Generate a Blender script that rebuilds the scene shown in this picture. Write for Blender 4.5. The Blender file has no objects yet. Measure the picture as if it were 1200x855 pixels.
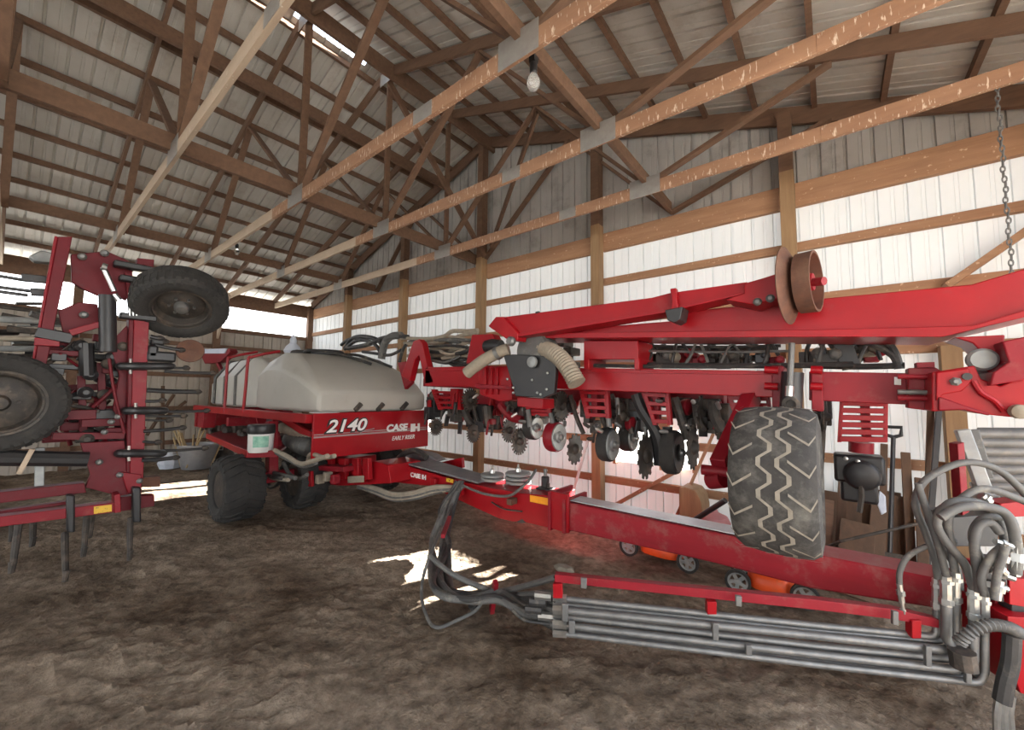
import bpy, math, random
from mathutils import Vector, Matrix, noise
random.seed(7)
SC = bpy.context.scene
COL = SC.collection
R_ = math.radians

# ------------------------------------------------------------------ camera (measured from the vanishing points of the barn)
YAW, PITCH, ROLL, FPX = 0.674981, 0.0737846, 0.01005815, 470.038
CAM = Vector((0, 0, 1.6))
FW = Vector((-math.sin(YAW)*math.cos(PITCH), math.cos(YAW)*math.cos(PITCH), math.sin(PITCH)))
_r = Vector((math.cos(YAW), math.sin(YAW), 0)); _u = _r.cross(FW)
RT = _r*math.cos(ROLL) + _u*math.sin(ROLL); UP = -_r*math.sin(ROLL) + _u*math.cos(ROLL)
def ray(x, y): return RT*((x-600)/FPX) - UP*((y-427.5)/FPX) + FW
def onp(x, y, p0, n):
    d = ray(x, y); return CAM + d*((Vector(p0)-CAM).dot(n)/d.dot(n))
def U(x, y, Y): return onp(x, y, (0, Y, 0), Vector((0, 1, 0)))
def V(x, y, X): return onp(x, y, (X, 0, 0), Vector((1, 0, 0)))
def W(x, y, Z=0.0): return onp(x, y, (0, 0, Z), Vector((0, 0, 1)))
RA, RB = Vector((-1.37, 2.15, .5)), Vector((.27, 2.95, .5))      # vertical plane of the hydraulic pipe rack
RN = Vector((RB-RA)).cross(Vector((0, 0, 1))).normalized()        # towards the camera
def K(x, y, off=0.0): return onp(x, y, RA+RN*off, RN)
cam_d = bpy.data.cameras.new('camera'); cam = bpy.data.objects.new('camera', cam_d); COL.objects.link(cam)
M = Matrix((RT, UP, -FW)).transposed().to_4x4(); M.translation = CAM; cam.matrix_world = M
cam_d.sensor_width = 36; cam_d.sensor_fit = 'HORIZONTAL'; cam_d.lens = 36*FPX/1200; cam_d.clip_start = .02; cam_d.clip_end = 500
SC.camera = cam

# ------------------------------------------------------------------ materials
def mat(name, c1, c2=None, scale=6.0, rough=.6, metal=0.0, bump=0.0, bscale=None, stretch=(1, 1, 1), dust=None, dustamt=.35, dscale=3.0,
        spots=None, spotscale=30, spotamt=.62, spotstretch=(1, 1, 1), coat=0.0, detail=6):
    m = bpy.data.materials.new(name); m.use_nodes = True
    nt = m.node_tree; N = nt.nodes; L = nt.links
    b = N['Principled BSDF']; b.inputs['Roughness'].default_value = rough; b.inputs['Metallic'].default_value = metal
    if coat: b.inputs['Coat Weight'].default_value = coat; b.inputs['Coat Roughness'].default_value = .15
    tc = N.new('ShaderNodeTexCoord')
    def noise_(sc, st, det=detail, rgh=.6):
        mp = N.new('ShaderNodeMapping'); mp.inputs['Scale'].default_value = st
        L.new(tc.outputs['Object'], mp.inputs['Vector'])
        n = N.new('ShaderNodeTexNoise'); n.inputs['Scale'].default_value = sc; n.inputs['Detail'].default_value = det
        n.inputs['Roughness'].default_value = rgh; L.new(mp.outputs['Vector'], n.inputs['Vector']); return n
    def ramp(sock, lo, hi):
        r = N.new('ShaderNodeMapRange'); r.inputs['From Min'].default_value = lo; r.inputs['From Max'].default_value = hi
        L.new(sock, r.inputs['Value']); return r.outputs['Result']
    def mix(f, a, bb):
        x = N.new('ShaderNodeMix'); x.data_type = 'RGBA'
        L.new(f, x.inputs['Factor'])
        for s, v in (('A', a), ('B', bb)):
            i = [q for q in x.inputs if q.name == s and q.type == 'RGBA'][0]
            if isinstance(v, tuple): i.default_value = (*v, 1)
            else: L.new(v, i)
        return [q for q in x.outputs if q.type == 'RGBA'][0]
    col = c1
    n1 = noise_(scale, stretch)
    if c2: col = mix(ramp(n1.outputs['Fac'], .3, .7), c1, c2)
    if dust:
        nd = noise_(dscale, (1, 1, 1), 8, .7)
        col = mix(ramp(nd.outputs['Fac'], .75-dustamt*.6, .95-dustamt*.5), col, dust)
    if spots:
        ns = noise_(spotscale, spotstretch, 3, .5)
        col = mix(ramp(ns.outputs['Fac'], spotamt, spotamt+.06), col, spots)
    if isinstance(col, tuple): b.inputs['Base Color'].default_value = (*col, 1)
    else: L.new(col, b.inputs['Base Color'])
    if bump:
        nb = noise_(bscale or scale*4, stretch, 8, .65)
        bp = N.new('ShaderNodeBump'); bp.inputs['Strength'].default_value = bump; bp.inputs['Distance'].default_value = .02
        L.new(nb.outputs['Fac'], bp.inputs['Height']); L.new(bp.outputs['Normal'], b.inputs['Normal'])
    return m
MT = {}
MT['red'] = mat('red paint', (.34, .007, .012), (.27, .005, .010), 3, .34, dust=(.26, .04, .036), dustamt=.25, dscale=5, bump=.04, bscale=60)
MT['redframe'] = mat('dusty red paint', (.26, .010, .019), (.20, .009, .016), 4, .45, dust=(.24, .07, .06), dustamt=.34, dscale=6, bump=.05, bscale=60)
MT['redtongue'] = mat('sun faded red paint', (.33, .016, .026), (.26, .014, .022), 5, .4, stretch=(.3, 1, 3), dust=(.30, .10, .09), dustamt=.42, dscale=6, bump=.05, bscale=50)
MT['black'] = mat('black steel', (.018, .018, .02), (.028, .026, .026), 8, .42, dust=(.08, .07, .06), dustamt=.2, dscale=7)
MT['dark'] = mat('dark dirty steel', (.035, .03, .028), (.07, .06, .05), 10, .6, .2, dust=(.16, .12, .09), dustamt=.42, dscale=9, bump=.15)
MT['rubber'] = mat('dusty black rubber', (.022, .021, .02), (.04, .037, .034), 10, .85, dust=(.065, .058, .048), dustamt=.32, dscale=6, bump=.25, bscale=60)
MT['treadrubber'] = mat('worn rubber', (.035, .033, .032), (.06, .055, .05), 9, .85, dust=(.15, .143, .125), dustamt=.44, dscale=8, bump=.4, bscale=50)
MT['redcult'] = mat('dull red paint', (.15, .007, .014), (.11, .006, .011), 4, .5, dust=(.11, .035, .035), dustamt=.34, dscale=6, bump=.05, bscale=60)  # red darkened to paint in the shade over the cultivator
MT['strip'] = mat('polished wear strip', (.62, .61, .64), (.50, .49, .52), 8, .4, .2)  # pale tone paints in the sunlight along the tongue top
MT['deck'] = mat('grey worn deck', (.22, .21, .22), (.16, .15, .16), 8, .5, .2, dust=(.3, .27, .24), dustamt=.35)
MT['mud'] = mat('dried mud', (.34, .305, .25), (.24, .215, .175), 20, .95, bump=.4, bscale=60)
MT['steel'] = mat('bare galvanised steel', (.22, .217, .21), (.145, .143, .138), 12, .5, .55, bump=.05, dust=(.30, .27, .23), dustamt=.30, dscale=8)
MT['chrome'] = mat('plated fittings', (.58, .58, .56), (.42, .42, .40), 20, .28, .85)
MT['greydisc'] = mat('grey disc', (.36, .37, .36), (.24, .25, .25), 9, .5, .4, dust=(.3, .26, .2), dustamt=.35)
MT['rust'] = mat('rusted steel', (.17, .075, .045), (.11, .055, .04), 14, .75, .3, bump=.2, dust=(.22, .13, .08), dustamt=.4)
MT['hose'] = mat('grey hydraulic hose', (.12, .117, .11), (.085, .082, .078), 14, .6, dust=(.27, .25, .21), dustamt=.35, dscale=9, bump=.1, bscale=120)
MT['hoseblack'] = mat('black hose', (.022, .022, .022), (.045, .042, .04), 14, .5, dust=(.18, .155, .12), dustamt=.36, dscale=9)
MT['hosetan'] = mat('dusty tan hose', (.36, .31, .24), (.26, .22, .17), 14, .8)
MT['duct'] = mat('tan corrugated duct', (.34, .285, .215), (.26, .22, .17), 30, .8, bump=.2)
MT['poly'] = mat('grey poly plastic', (.46, .445, .40), (.42, .405, .365), 2, .5, dust=(.38, .35, .29), dustamt=.25, dscale=4, bump=.03, bscale=80)
MT['white'] = mat('white plastic', (.78, .78, .75), (.7, .7, .67), 10, .5)
MT['lettering'] = mat('white lettering', (.82, .81, .79), (.76, .75, .73), 10, .5)
MT['letterblack'] = mat('black lettering', (.02, .02, .02), (.03, .03, .03), 10, .5)
MT['stripe'] = mat('grey decal stripe', (.33, .25, .25), (.28, .21, .21), 10, .5)
MT['yellow'] = mat('yellow warning label', (.78, .47, .03), (.7, .42, .03), 20, .5, spots=(.08, .06, .03), spotscale=60, spotamt=.6)
MT['amber'] = mat('amber reflector', (.9, .36, .02), (.8, .3, .02), 20, .3)
MT['green'] = mat('green label', (.16, .42, .30), (.35, .6, .48), 25, .5)
MT['wood'] = mat('brown weathered lumber', (.19, .105, .063), (.125, .069, .043), 4, .8, stretch=(1, 5, 5), bump=.2, bscale=25, dust=(.20, .115, .075), dustamt=.30, dscale=4)
MT['chord'] = mat('stained lumber with pale streaks', (.40, .222, .130), (.29, .152, .090), 3, .8, stretch=(.7, 6, 3), bump=.2, bscale=25,
                  spots=(.70, .56, .43), spotscale=12, spotamt=.60, spotstretch=(4, 4, .8))
MT['chordpale'] = mat('pale planed lumber', (.55, .43, .32), (.46, .35, .255), 3, .8, stretch=(.7, 6, 3), bump=.15, bscale=25, spots=(.70, .62, .52), spotscale=7, spotamt=.66, spotstretch=(5, 5, .9))  # paler copy paints stronger light on the left chords; also pale timber
MT['post'] = mat('treated timber post', (.36, .225, .115), (.26, .155, .08), 3, .8, stretch=(6, 6, .6), bump=.2, bscale=25)
MT['girt'] = mat('orange brown girt lumber', (.42, .235, .13), (.31, .16, .088), 3, .8, stretch=(.6, 6, 6), bump=.2, bscale=25, spots=(.60, .40, .26), spotscale=9, spotamt=.66, spotstretch=(3, 3, 3))
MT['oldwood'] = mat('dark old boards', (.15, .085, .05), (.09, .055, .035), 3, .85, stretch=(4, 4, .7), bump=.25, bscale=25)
MT['plate'] = mat('galvanised truss plate', (.40, .385, .36), (.33, .31, .29), 16, .5, .5)
MT['roof'] = mat('painted roof sheet underside', (.62, .60, .56), (.54, .515, .475), 2, .5, .15, dust=(.40, .35, .30), dustamt=.35, dscale=2)
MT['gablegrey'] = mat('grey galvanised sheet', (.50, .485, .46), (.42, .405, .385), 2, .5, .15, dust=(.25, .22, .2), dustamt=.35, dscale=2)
MT['leftwall'] = mat('beige painted sheet', (.47, .42, .36), (.41, .365, .31), 2, .6, dust=(.3, .25, .2), dustamt=.35, dscale=2)
MT['orange'] = mat('orange mower deck paint', (.85, .10, .015), (.75, .08, .012), 6, .4, dust=(.4, .15, .07), dustamt=.25)
MT['pink'] = mat('pink sack cloth', (.55, .25, .25), (.48, .21, .21), 10, .9, bump=.3)
MT['zinc'] = mat('galvanised tub', (.36, .36, .37), (.28, .28, .29), 10, .45, .5)
MT['straw'] = mat('dry sticks', (.50, .38, .22), (.38, .28, .15), 10, .9)
MT['glass'] = mat('bulb glass', (.85, .85, .83), None, 10, .08)
MT['glass'].node_tree.nodes['Principled BSDF'].inputs['Transmission Weight'].default_value = .75
MT['cloth'] = mat('pale cloth', (.62, .66, .74), (.5, .54, .62), 10, .9, bump=.3)
MT['outside'] = mat('pale gravel', (.38, .365, .335), (.32, .305, .28), 2, .9)
for k_ in ('red', 'redframe', 'redcult', 'redtongue'): MT[k_].node_tree.nodes['Principled BSDF'].inputs['Specular IOR Level'].default_value = .28
# white wall panels: thin painted sheet that lets some of the daylight outside through
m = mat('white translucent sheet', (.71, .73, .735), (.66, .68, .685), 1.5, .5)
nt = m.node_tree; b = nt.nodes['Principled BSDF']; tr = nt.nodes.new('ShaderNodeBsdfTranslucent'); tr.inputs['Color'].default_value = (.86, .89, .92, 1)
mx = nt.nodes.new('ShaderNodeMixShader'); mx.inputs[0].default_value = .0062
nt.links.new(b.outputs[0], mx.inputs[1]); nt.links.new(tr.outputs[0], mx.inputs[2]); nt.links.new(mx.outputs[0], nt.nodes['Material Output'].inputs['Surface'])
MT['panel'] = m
# dirt floor
m = bpy.data.materials.new('loose brown dirt'); m.use_nodes = True; nt = m.node_tree; N = nt.nodes; L = nt.links; b = N['Principled BSDF']
b.inputs['Roughness'].default_value = .95; b.inputs['Specular IOR Level'].default_value = .15
tc = N.new('ShaderNodeTexCoord')
def fl_noise(sc, det, st=(1, 1, 1)):
    mp = N.new('ShaderNodeMapping'); mp.inputs['Scale'].default_value = st; L.new(tc.outputs['Object'], mp.inputs['Vector'])
    n = N.new('ShaderNodeTexNoise'); n.inputs['Scale'].default_value = sc; n.inputs['Detail'].default_value = det; n.inputs['Roughness'].default_value = .65
    L.new(mp.outputs['Vector'], n.inputs['Vector']); return n
n1 = fl_noise(.7, 9); n2 = fl_noise(14, 8); n3 = fl_noise(45, 6)
cr = N.new('ShaderNodeValToRGB'); L.new(n1.outputs['Fac'], cr.inputs['Fac'])
cr.color_ramp.elements[0].position = .34; cr.color_ramp.elements[0].color = (.112, .073, .046, 1)
cr.color_ramp.elements[1].position = .66; cr.color_ramp.elements[1].color = (.44, .355, .275, 1)
cr2 = N.new('ShaderNodeValToRGB'); L.new(n2.outputs['Fac'], cr2.inputs['Fac'])  # lighter lumps, darker hollows: relief shading painted into the dirt colour
cr2.color_ramp.elements[0].position = .36; cr2.color_ramp.elements[0].color = (.55, .54, .52, 1)
cr2.color_ramp.elements[1].position = .66; cr2.color_ramp.elements[1].color = (1.08, 1.07, 1.05, 1)
mm = N.new('ShaderNodeMix'); mm.data_type = 'RGBA'; mm.blend_type = 'MULTIPLY'; mm.inputs['Factor'].default_value = 1
L.new(cr.outputs['Color'], mm.inputs[6]); L.new(cr2.outputs['Color'], mm.inputs[7]); L.new(mm.outputs[2], b.inputs['Base Color'])
ad = N.new('ShaderNodeMath'); ad.operation = 'MULTIPLY_ADD'; ad.inputs[1].default_value = .45
L.new(n3.outputs['Fac'], ad.inputs[0]); L.new(n2.outputs['Fac'], ad.inputs[2])
bp = N.new('ShaderNodeBump'); bp.inputs['Strength'].default_value = .9; bp.inputs['Distance'].default_value = .05
L.new(ad.outputs[0], bp.inputs['Height']); L.new(bp.outputs['Normal'], b.inputs['Normal'])
MT['dirt'] = m

# ------------------------------------------------------------------ mesh building
ORG = {}
class MB:
    def __init__(s): s.v = []; s.f = []
    def add(s, vs, fs):
        o = len(s.v); s.v += [Vector(v) for v in vs]; s.f += [tuple(i+o for i in f) for f in fs]; return s
    def box(s, c, d, ax=None):
        c = Vector(c); X, Y, Z = ax or (Vector((1, 0, 0)), Vector((0, 1, 0)), Vector((0, 0, 1)))
        vs = [c + X*(d[0]/2*i) + Y*(d[1]/2*j) + Z*(d[2]/2*k) for i in (-1, 1) for j in (-1, 1) for k in (-1, 1)]
        return s.add(vs, [(0, 1, 3, 2), (4, 6, 7, 5), (0, 4, 5, 1), (2, 3, 7, 6), (0, 2, 6, 4), (1, 5, 7, 3)])
    def bar(s, a, b, w, h, up=(0, 0, 1)):
        a = Vector(a); b = Vector(b); d = (b-a); ln = d.length; d.normalize(); up = Vector(up)
        if abs(d.dot(up)) > .98: up = Vector((0, 1, 0))
        sd = d.cross(up).normalized(); u2 = sd.cross(d)
        return s.box((a+b)/2, (ln, w, h), (d, sd, u2))
    def prism(s, pts, vec):
        n = len(pts); vec = Vector(vec); p = [Vector(q) for q in pts]
        nn = sum(((p[i]-p[0]).cross(p[(i+1) % n]-p[0]) for i in range(1, n-1)), Vector())
        if nn.dot(vec) > 0: p.reverse()
        return s.add(p + [q+vec for q in p], [tuple(range(n)), tuple(range(2*n-1, n-1, -1))] + [(i, n+i, n+(i+1) % n, (i+1) % n) for i in range(n)])
    def tube(s, pts, r, n=8, cap=True, sub=0):
        p = [Vector(q) for q in pts]
        if sub and len(p) > 2:
            if isinstance(r, (list, tuple)): r = [r[i]+(r[i+1]-r[i])*j/sub for i in range(len(r)-1) for j in range(sub)] + [r[-1]]
            p = spline(p, sub)
        t = [(p[min(i+1, len(p)-1)]-p[max(i-1, 0)]).normalized() for i in range(len(p))]
        u = t[0].orthogonal().normalized(); vs = []
        for i, q in enumerate(p):
            u = (u - t[i]*u.dot(t[i])).normalized(); w = t[i].cross(u)
            rr = r[i] if isinstance(r, (list, tuple)) else r
            vs += [q + (u*math.cos(2*math.pi*k/n) + w*math.sin(2*math.pi*k/n))*rr for k in range(n)]
        fs = [(i*n+k, i*n+(k+1) % n, (i+1)*n+(k+1) % n, (i+1)*n+k) for i in range(len(p)-1) for k in range(n)]
        if cap: fs += [tuple(range(n-1, -1, -1)), tuple(range((len(p)-1)*n, len(p)*n))]
        return s.add(vs, fs)
    def lathe(s, prof, c, ax, n=28, closed=False):
        c = Vector(c); ax = Vector(ax).normalized(); u = ax.orthogonal().normalized(); w = ax.cross(u); m_ = len(prof)
        vs = [c + ax*h + (u*math.cos(2*math.pi*k/n) + w*math.sin(2*math.pi*k/n))*r for r, h in prof for k in range(n)]
        fs = [(i*n+k, i*n+(k+1) % n, ((i+1) % m_)*n+(k+1) % n, ((i+1) % m_)*n+k) for i in range(m_ if closed else m_-1) for k in range(n)]
        if not closed:
            if prof[0][0] > 1e-4: fs.append(tuple(range(n-1, -1, -1)))
            if prof[-1][0] > 1e-4: fs.append(tuple(range((m_-1)*n, m_*n)))
        return s.add(vs, fs)
    def star(s, c, ax, r0, r1, n, th, duty=.5):           # toothed plate
        c = Vector(c); ax = Vector(ax).normalized(); u = ax.orthogonal().normalized(); w = ax.cross(u); pts = []
        for k in range(n):
            for f, r in ((0, r0), (.12, r1), (duty, r1), (duty+.12, r0)):
                a = 2*math.pi*(k+f)/n; pts.append(c + (u*math.cos(a)+w*math.sin(a))*r - ax*th/2)
        return s.prism(pts, ax*th)
    def build(s, name, m, parent=None, smooth=True, bevel=0, sub=0):
        org = ORG.get(parent.name, Vector()) if parent else Vector()
        me = bpy.data.meshes.new(name); me.from_pydata([v-org for v in s.v], [], s.f); me.update()
        me.materials.append(MT[m] if isinstance(m, str) else m)
        if smooth:
            me.polygons.foreach_set('use_smooth', [True]*len(me.polygons)); me.set_sharp_from_angle(angle=R_(34))
        o = bpy.data.objects.new(name, me); COL.objects.link(o)
        if parent: o.parent = parent; ORG[o.name] = org
        if bevel:
            bm_ = o.modifiers.new('edge', 'BEVEL'); bm_.width = bevel; bm_.segments = 2; bm_.limit_method = 'ANGLE'; bm_.angle_limit = R_(40)
        if sub:
            sm = o.modifiers.new('smooth', 'SUBSURF'); sm.levels = sub; sm.render_levels = sub
        return o
def spline(p, k):
    out = []
    for i in range(len(p)-1):
        a, b, c, d = p[max(i-1, 0)], p[i], p[i+1], p[min(i+2, len(p)-1)]
        for j in range(k):
            t = j/k
            out.append(.5*((2*b) + (c-a)*t + (2*a-5*b+4*c-d)*t*t + (3*b-a-3*c+d)*t**3))
    return out + [p[-1]]
def thing(name, loc, label, cat, group=None):
    o = bpy.data.objects.new(name, None); COL.objects.link(o); o.location = loc; o.empty_display_size = .1
    ORG[o.name] = Vector(loc); tag(o, label, cat, group); return o
def tag(o, label=None, cat=None, group=None, kind=None):
    if label: o['label'] = label
    if cat: o['category'] = cat
    if group: o['group'] = group
    if kind: o['kind'] = kind
    return o
def rebase(o, loc):                                       # move a one-mesh thing's origin to its base
    loc = Vector(loc); o.data.transform(Matrix.Translation(-loc)); o.location = loc; return o
def text(name, s, origin, xdir, ydir, size, m, parent, shear=0, ext=.002, bold=0.0, width=None):
    c = bpy.data.curves.new('lettering', 'FONT'); c.body = s; c.size = size; c.shear = shear; c.extrude = ext; c.offset = bold
    o = bpy.data.objects.new('lettering', c); COL.objects.link(o)
    dg = bpy.context.evaluated_depsgraph_get(); me = bpy.data.meshes.new_from_object(o.evaluated_get(dg)); bpy.data.objects.remove(o)
    X = Vector(xdir).normalized(); Y = Vector(ydir).normalized(); Z = X.cross(Y)
    w = max(v.co.x for v in me.vertices)
    if width: me.transform(Matrix.Diagonal((width/w, 1, 1, 1)))
    org = ORG.get(parent.name, Vector()) if parent else Vector()
    mt = Matrix((X, Y, Z)).transposed().to_4x4(); mt.translation = Vector(origin)-org
    me.transform(mt); me.materials.clear(); me.materials.append(MT[m])
    o = bpy.data.objects.new(name, me); COL.objects.link(o); o.parent = parent; ORG[o.name] = org; return o
EX, EY, EZ = Vector((1, 0, 0)), Vector((0, 1, 0)), Vector((0, 0, 1))

# ------------------------------------------------------------------ the barn
XL, XR, XC = -12.35, 2.25, -5.2          # left wall, right side, ridge
YB, YF = 5.66, -11.0                     # gable end seen, open end behind
SL = 1/3.0; ZR = 6.62                    # top of rafters at the ridge
def zr(x): return ZR - SL*abs(x-XC)
def hgt(x, y):
    p = Vector((x, y, 0)); n = .040*noise.noise(p*.9) + .035*noise.noise(p*2.3+Vector((5, 1, 0)))
    a = x*.80 + y*.60; c = x*-.60 + y*.80                  # old wheel ruts that cross the floor
    q = Vector((a*1.6, c*4.2, 2)); n += .022*noise.noise(q) + .016*noise.noise(Vector((a*3.5, c*9.0, 5)))
    rough = .35+.65*max(0, min(1, .5+1.3*noise.noise(p*.8+Vector((9, 3, 1)))))
    r1 = 1-abs(noise.noise(p*7.5)); r2 = 1-abs(noise.noise(p*15.0+Vector((2, 7, 0))))
    n += rough*(.027*(r1*r1*r1-.45) + .009*(r2*r2-.5) + .010*noise.noise(p*27.0) + .007*noise.noise(p*55.0))
    flat = .75*math.exp(-(((x+2.85)/.75)**2+((y-2.55)/.5)**2)) + .75*math.exp(-(((x+8.4)/1.2)**2+((y-2.0)/.7)**2))
    return n*.85*(1-min(.85, flat)) - .035
def clamp_floor(x, y): return hgt(x, y)
mb = MB(); xs = []; x = XL-.1
while x < 3.2: xs.append(x); x += .024 if -5.0 < x < .7 else .05
ys = []; y = -2.2
while y < YB+.05: ys.append(y); y += .024 if .2 < y < 3.6 else .055
mb.v = [Vector((x, y, hgt(x, y))) for y in ys for x in xs]; nx = len(xs)
mb.f = [(j*nx+i, j*nx+i+1, (j+1)*nx+i+1, (j+1)*nx+i) for j in range(len(ys)-1) for i in range(nx-1)]
fl = mb.build('floor', 'dirt'); tag(fl, 'bare brown dirt floor with ruts and clods', kind='structure')
mb = MB(); mb.add([(-80, -80, -.16), (80, -80, -.16), (80, 80, -.16), (-80, 80, -.16)], [(0, 1, 2, 3)])
tag(mb.build('ground', 'outside'), kind='structure')

def ribbed(mb, o, along, up, L0, L1, H0, H1, nrm, pitch=.2286, depth=.026, holes=()):
    """corrugated sheet: ribs run along `up`; H0/H1 numbers or functions of the distance along; holes = (a0, a1, h0, h1)"""
    prof = [(0, 0), (.088, 0), (.092, .22), (.118, .22), (.122, 0), (.188, 0), (.194, 1), (.2166, 1), (.2226, 0)]
    pts = []; k = math.floor(L0/pitch)
    while k*pitch < L1:
        for a, d in prof:
            t = k*pitch + a
            if L0 <= t <= L1: pts.append((t, d*depth))
        k += 1
    pts = [(L0, 0)] + pts + [(L1, 0)]
    f0 = H0 if callable(H0) else (lambda t: H0); f1 = H1 if callable(H1) else (lambda t: H1)
    for (t0, d0), (t1, d1) in zip(pts, pts[1:]):
        if t1-t0 < 1e-5: continue
        tm = (t0+t1)/2; segs = [(None, None)]
        cut = sorted((h0, h1) for a0, a1, h0, h1 in holes if a0 <= tm <= a1)
        edges = []; lo = 'lo'
        for h0, h1 in cut: edges.append((lo, h0)); lo = h1
        edges.append((lo, 'hi'))
        for e0, e1 in edges:
            z00 = f0(t0) if e0 == 'lo' else e0; z01 = f0(t1) if e0 == 'lo' else e0
            z10 = f1(t0) if e1 == 'hi' else e1; z11 = f1(t1) if e1 == 'hi' else e1
            if z10-z00 < 1e-4 and z11-z01 < 1e-4: continue
            mb.add([o+along*t0+up*z00+nrm*d0, o+along*t1+up*z01+nrm*d1, o+along*t1+up*z11+nrm*d1, o+along*t0+up*z10+nrm*d0], [(0, 1, 2, 3)])
    return mb

# gable wall (lower: white light-passing sheet, upper: grey sheet)
o0 = Vector((0, YB, 0))
GAP1 = (-2.56, -1.42, .64, 1.14); GAP2 = (-8.15, -6.75, .80, 1.06)  # second gap: unseen opening added to throw the left floor sun patch
wb = ribbed(MB(), o0, EX, EZ, XL, XR, -.12, 3.95, EY, holes=(GAP1, GAP2)).build('wall_back', 'panel', smooth=False)
tag(wb, 'white ribbed metal end wall with timber posts and girts', kind='structure')
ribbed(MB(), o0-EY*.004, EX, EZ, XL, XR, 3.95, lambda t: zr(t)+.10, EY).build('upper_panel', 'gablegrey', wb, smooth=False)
POSTS = [-.33+2.42*k for k in range(-4, 1)]
for px in POSTS: MB().box((px, YB-.165, 2.05), (.14, .16, zr(px)*2-4.3 if 0 else 4.3)).build('post', 'post', wb, bevel=.004)
for px in POSTS: MB().box((px, YB-.165, (4.2+zr(px)-.1)/2), (.135, .15, zr(px)-.1-4.2)).build('post', 'wood', wb)
MB().box((XL+.08, YB-.12, 2.05), (.15, .15, 4.3)).build('post', 'wood', wb, bevel=.004)
MB().box((.87, YB-.165, 1.0), (.14, .14, 2.2)).build('post', 'post', wb, bevel=.004)
for z in (.37, .95, 2.10, 2.72, 3.34):
    segs = [(XL+.1, XR)]
    if .8 < z < 1.7: segs = [(XL+.1, GAP2[0]-.04), (GAP2[1]+.04, GAP1[0]-.04), (GAP1[1]+.04, XR)]
    for a, b_ in segs:
        MB().box(((a+b_)/2, YB-.045, z), (b_-a, .075, .098)).build('girt', 'girt', wb, bevel=.003)
ed = [XL+.15] + POSTS + [XR]
for a, b_ in zip(ed, ed[1:]): MB().box(((a+b_)/2, YB-.05, 3.955), (b_-a-.1, .07, .28)).build('plank', 'girt', wb, bevel=.004)
MB().bar(U(1108, 336, YB-.15), U(1215, 262, YB-.15), .06, .15, EY).build('knee_brace', 'girt', wb, bevel=.003)
MB().bar(U(716, 594, YB-.1), U(800, 548, YB-.1), .05, .12, EY).build('diagonal_brace', 'girt', wb, bevel=.003)
# cracked boards around the torn opening
for x in (GAP1[0]+.02, GAP1[1]-.02): MB().box((x, YB-.04, .97), (.05, .06, .72)).build('opening_jamb', 'girt', wb)
MB().box((GAP1[0]+.74, YB-.05, .96), (.13, .07, .72)).build('opening_stud', 'girt', wb)

# left side wall: sheet with an open light band under the eave
o1 = Vector((XL, 0, 0))
wl = ribbed(MB(), o1, EY, EZ, YF, YB, -.12, 3.20, -EX).build('wall_left', 'leftwall', smooth=False)
tag(wl, 'beige ribbed side wall with an open light band under the eave', kind='structure')
MB().box((XL+.0, (YF+YB)/2, 4.02), (.07, YB-YF, .36)).build('eave_beam', 'wood', wl)
MB().box((XL+.03, (YF+YB)/2, 3.20), (.09, YB-YF, .10)).build('girt', 'wood', wl)
for z in (.4, 1.2, 2.0, 2.75): MB().box((XL+.05, (YF+YB)/2, z), (.075, YB-YF, .095)).build('girt', 'wood', wl)
for k in range(0, 4): MB().box((XL+.10, 3.22-2.44*k, 2.0), (.15, .14, 4.2)).build('post', 'wood', wl)
MB().bar((XL+.12, 3.22, 2.95), (XL+.75, 3.25, 4.0), .05, .10).build('knee_brace', 'chordpale', wl)
# right side (open bay behind the viewer's right) and the open end: only headers and posts
wr = MB().box((XR+.05, (YF+YB)/2, 4.02), (.08, YB-YF, .40)).build('wall_right', 'wood'); tag(wr, 'timber header over the open right side', kind='structure')
for y in (5.4, 4.0, .8, -2.6, -6.5, YF+.1): MB().box((XR+.05, y, 2.0), (.15, .15, 4.2)).build('post', 'post', wr)
ribbed(MB(), Vector((XR+.09, 0, 0)), EY, EZ, 4.0, YB, -.12, 3.9, EX).build('side_panel', 'panel', wr, smooth=False)
ribbed(MB(), Vector((XR+.09, 0, 0)), EY, EZ, YF, -2.6, -.12, 3.9, EX).build('side_panel', 'panel', wr, smooth=False)  # unseen panel added to cut light reaching the left roof slope
wf = ribbed(MB(), Vector((0, YF, 0)), EX, EZ, XL, XR, 3.9, lambda t: zr(t)+.1, -EY).build('wall_front', 'leftwall', smooth=False); tag(wf, 'far end wall above the open doorway', kind='structure')
for x in (XL+.1, -7.4, XR-.1): MB().box((x, YF, 1.95), (.15, .15, 4.1)).build('post', 'post', wf)
ribbed(MB(), Vector((XL-.02, 0, 0)), EY, EZ, YF, -4.2, 3.2, 3.9, -EX).build('upper_panel', 'leftwall', wl, smooth=False)  # unseen panel added over the light band to dim the left roof

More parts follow.
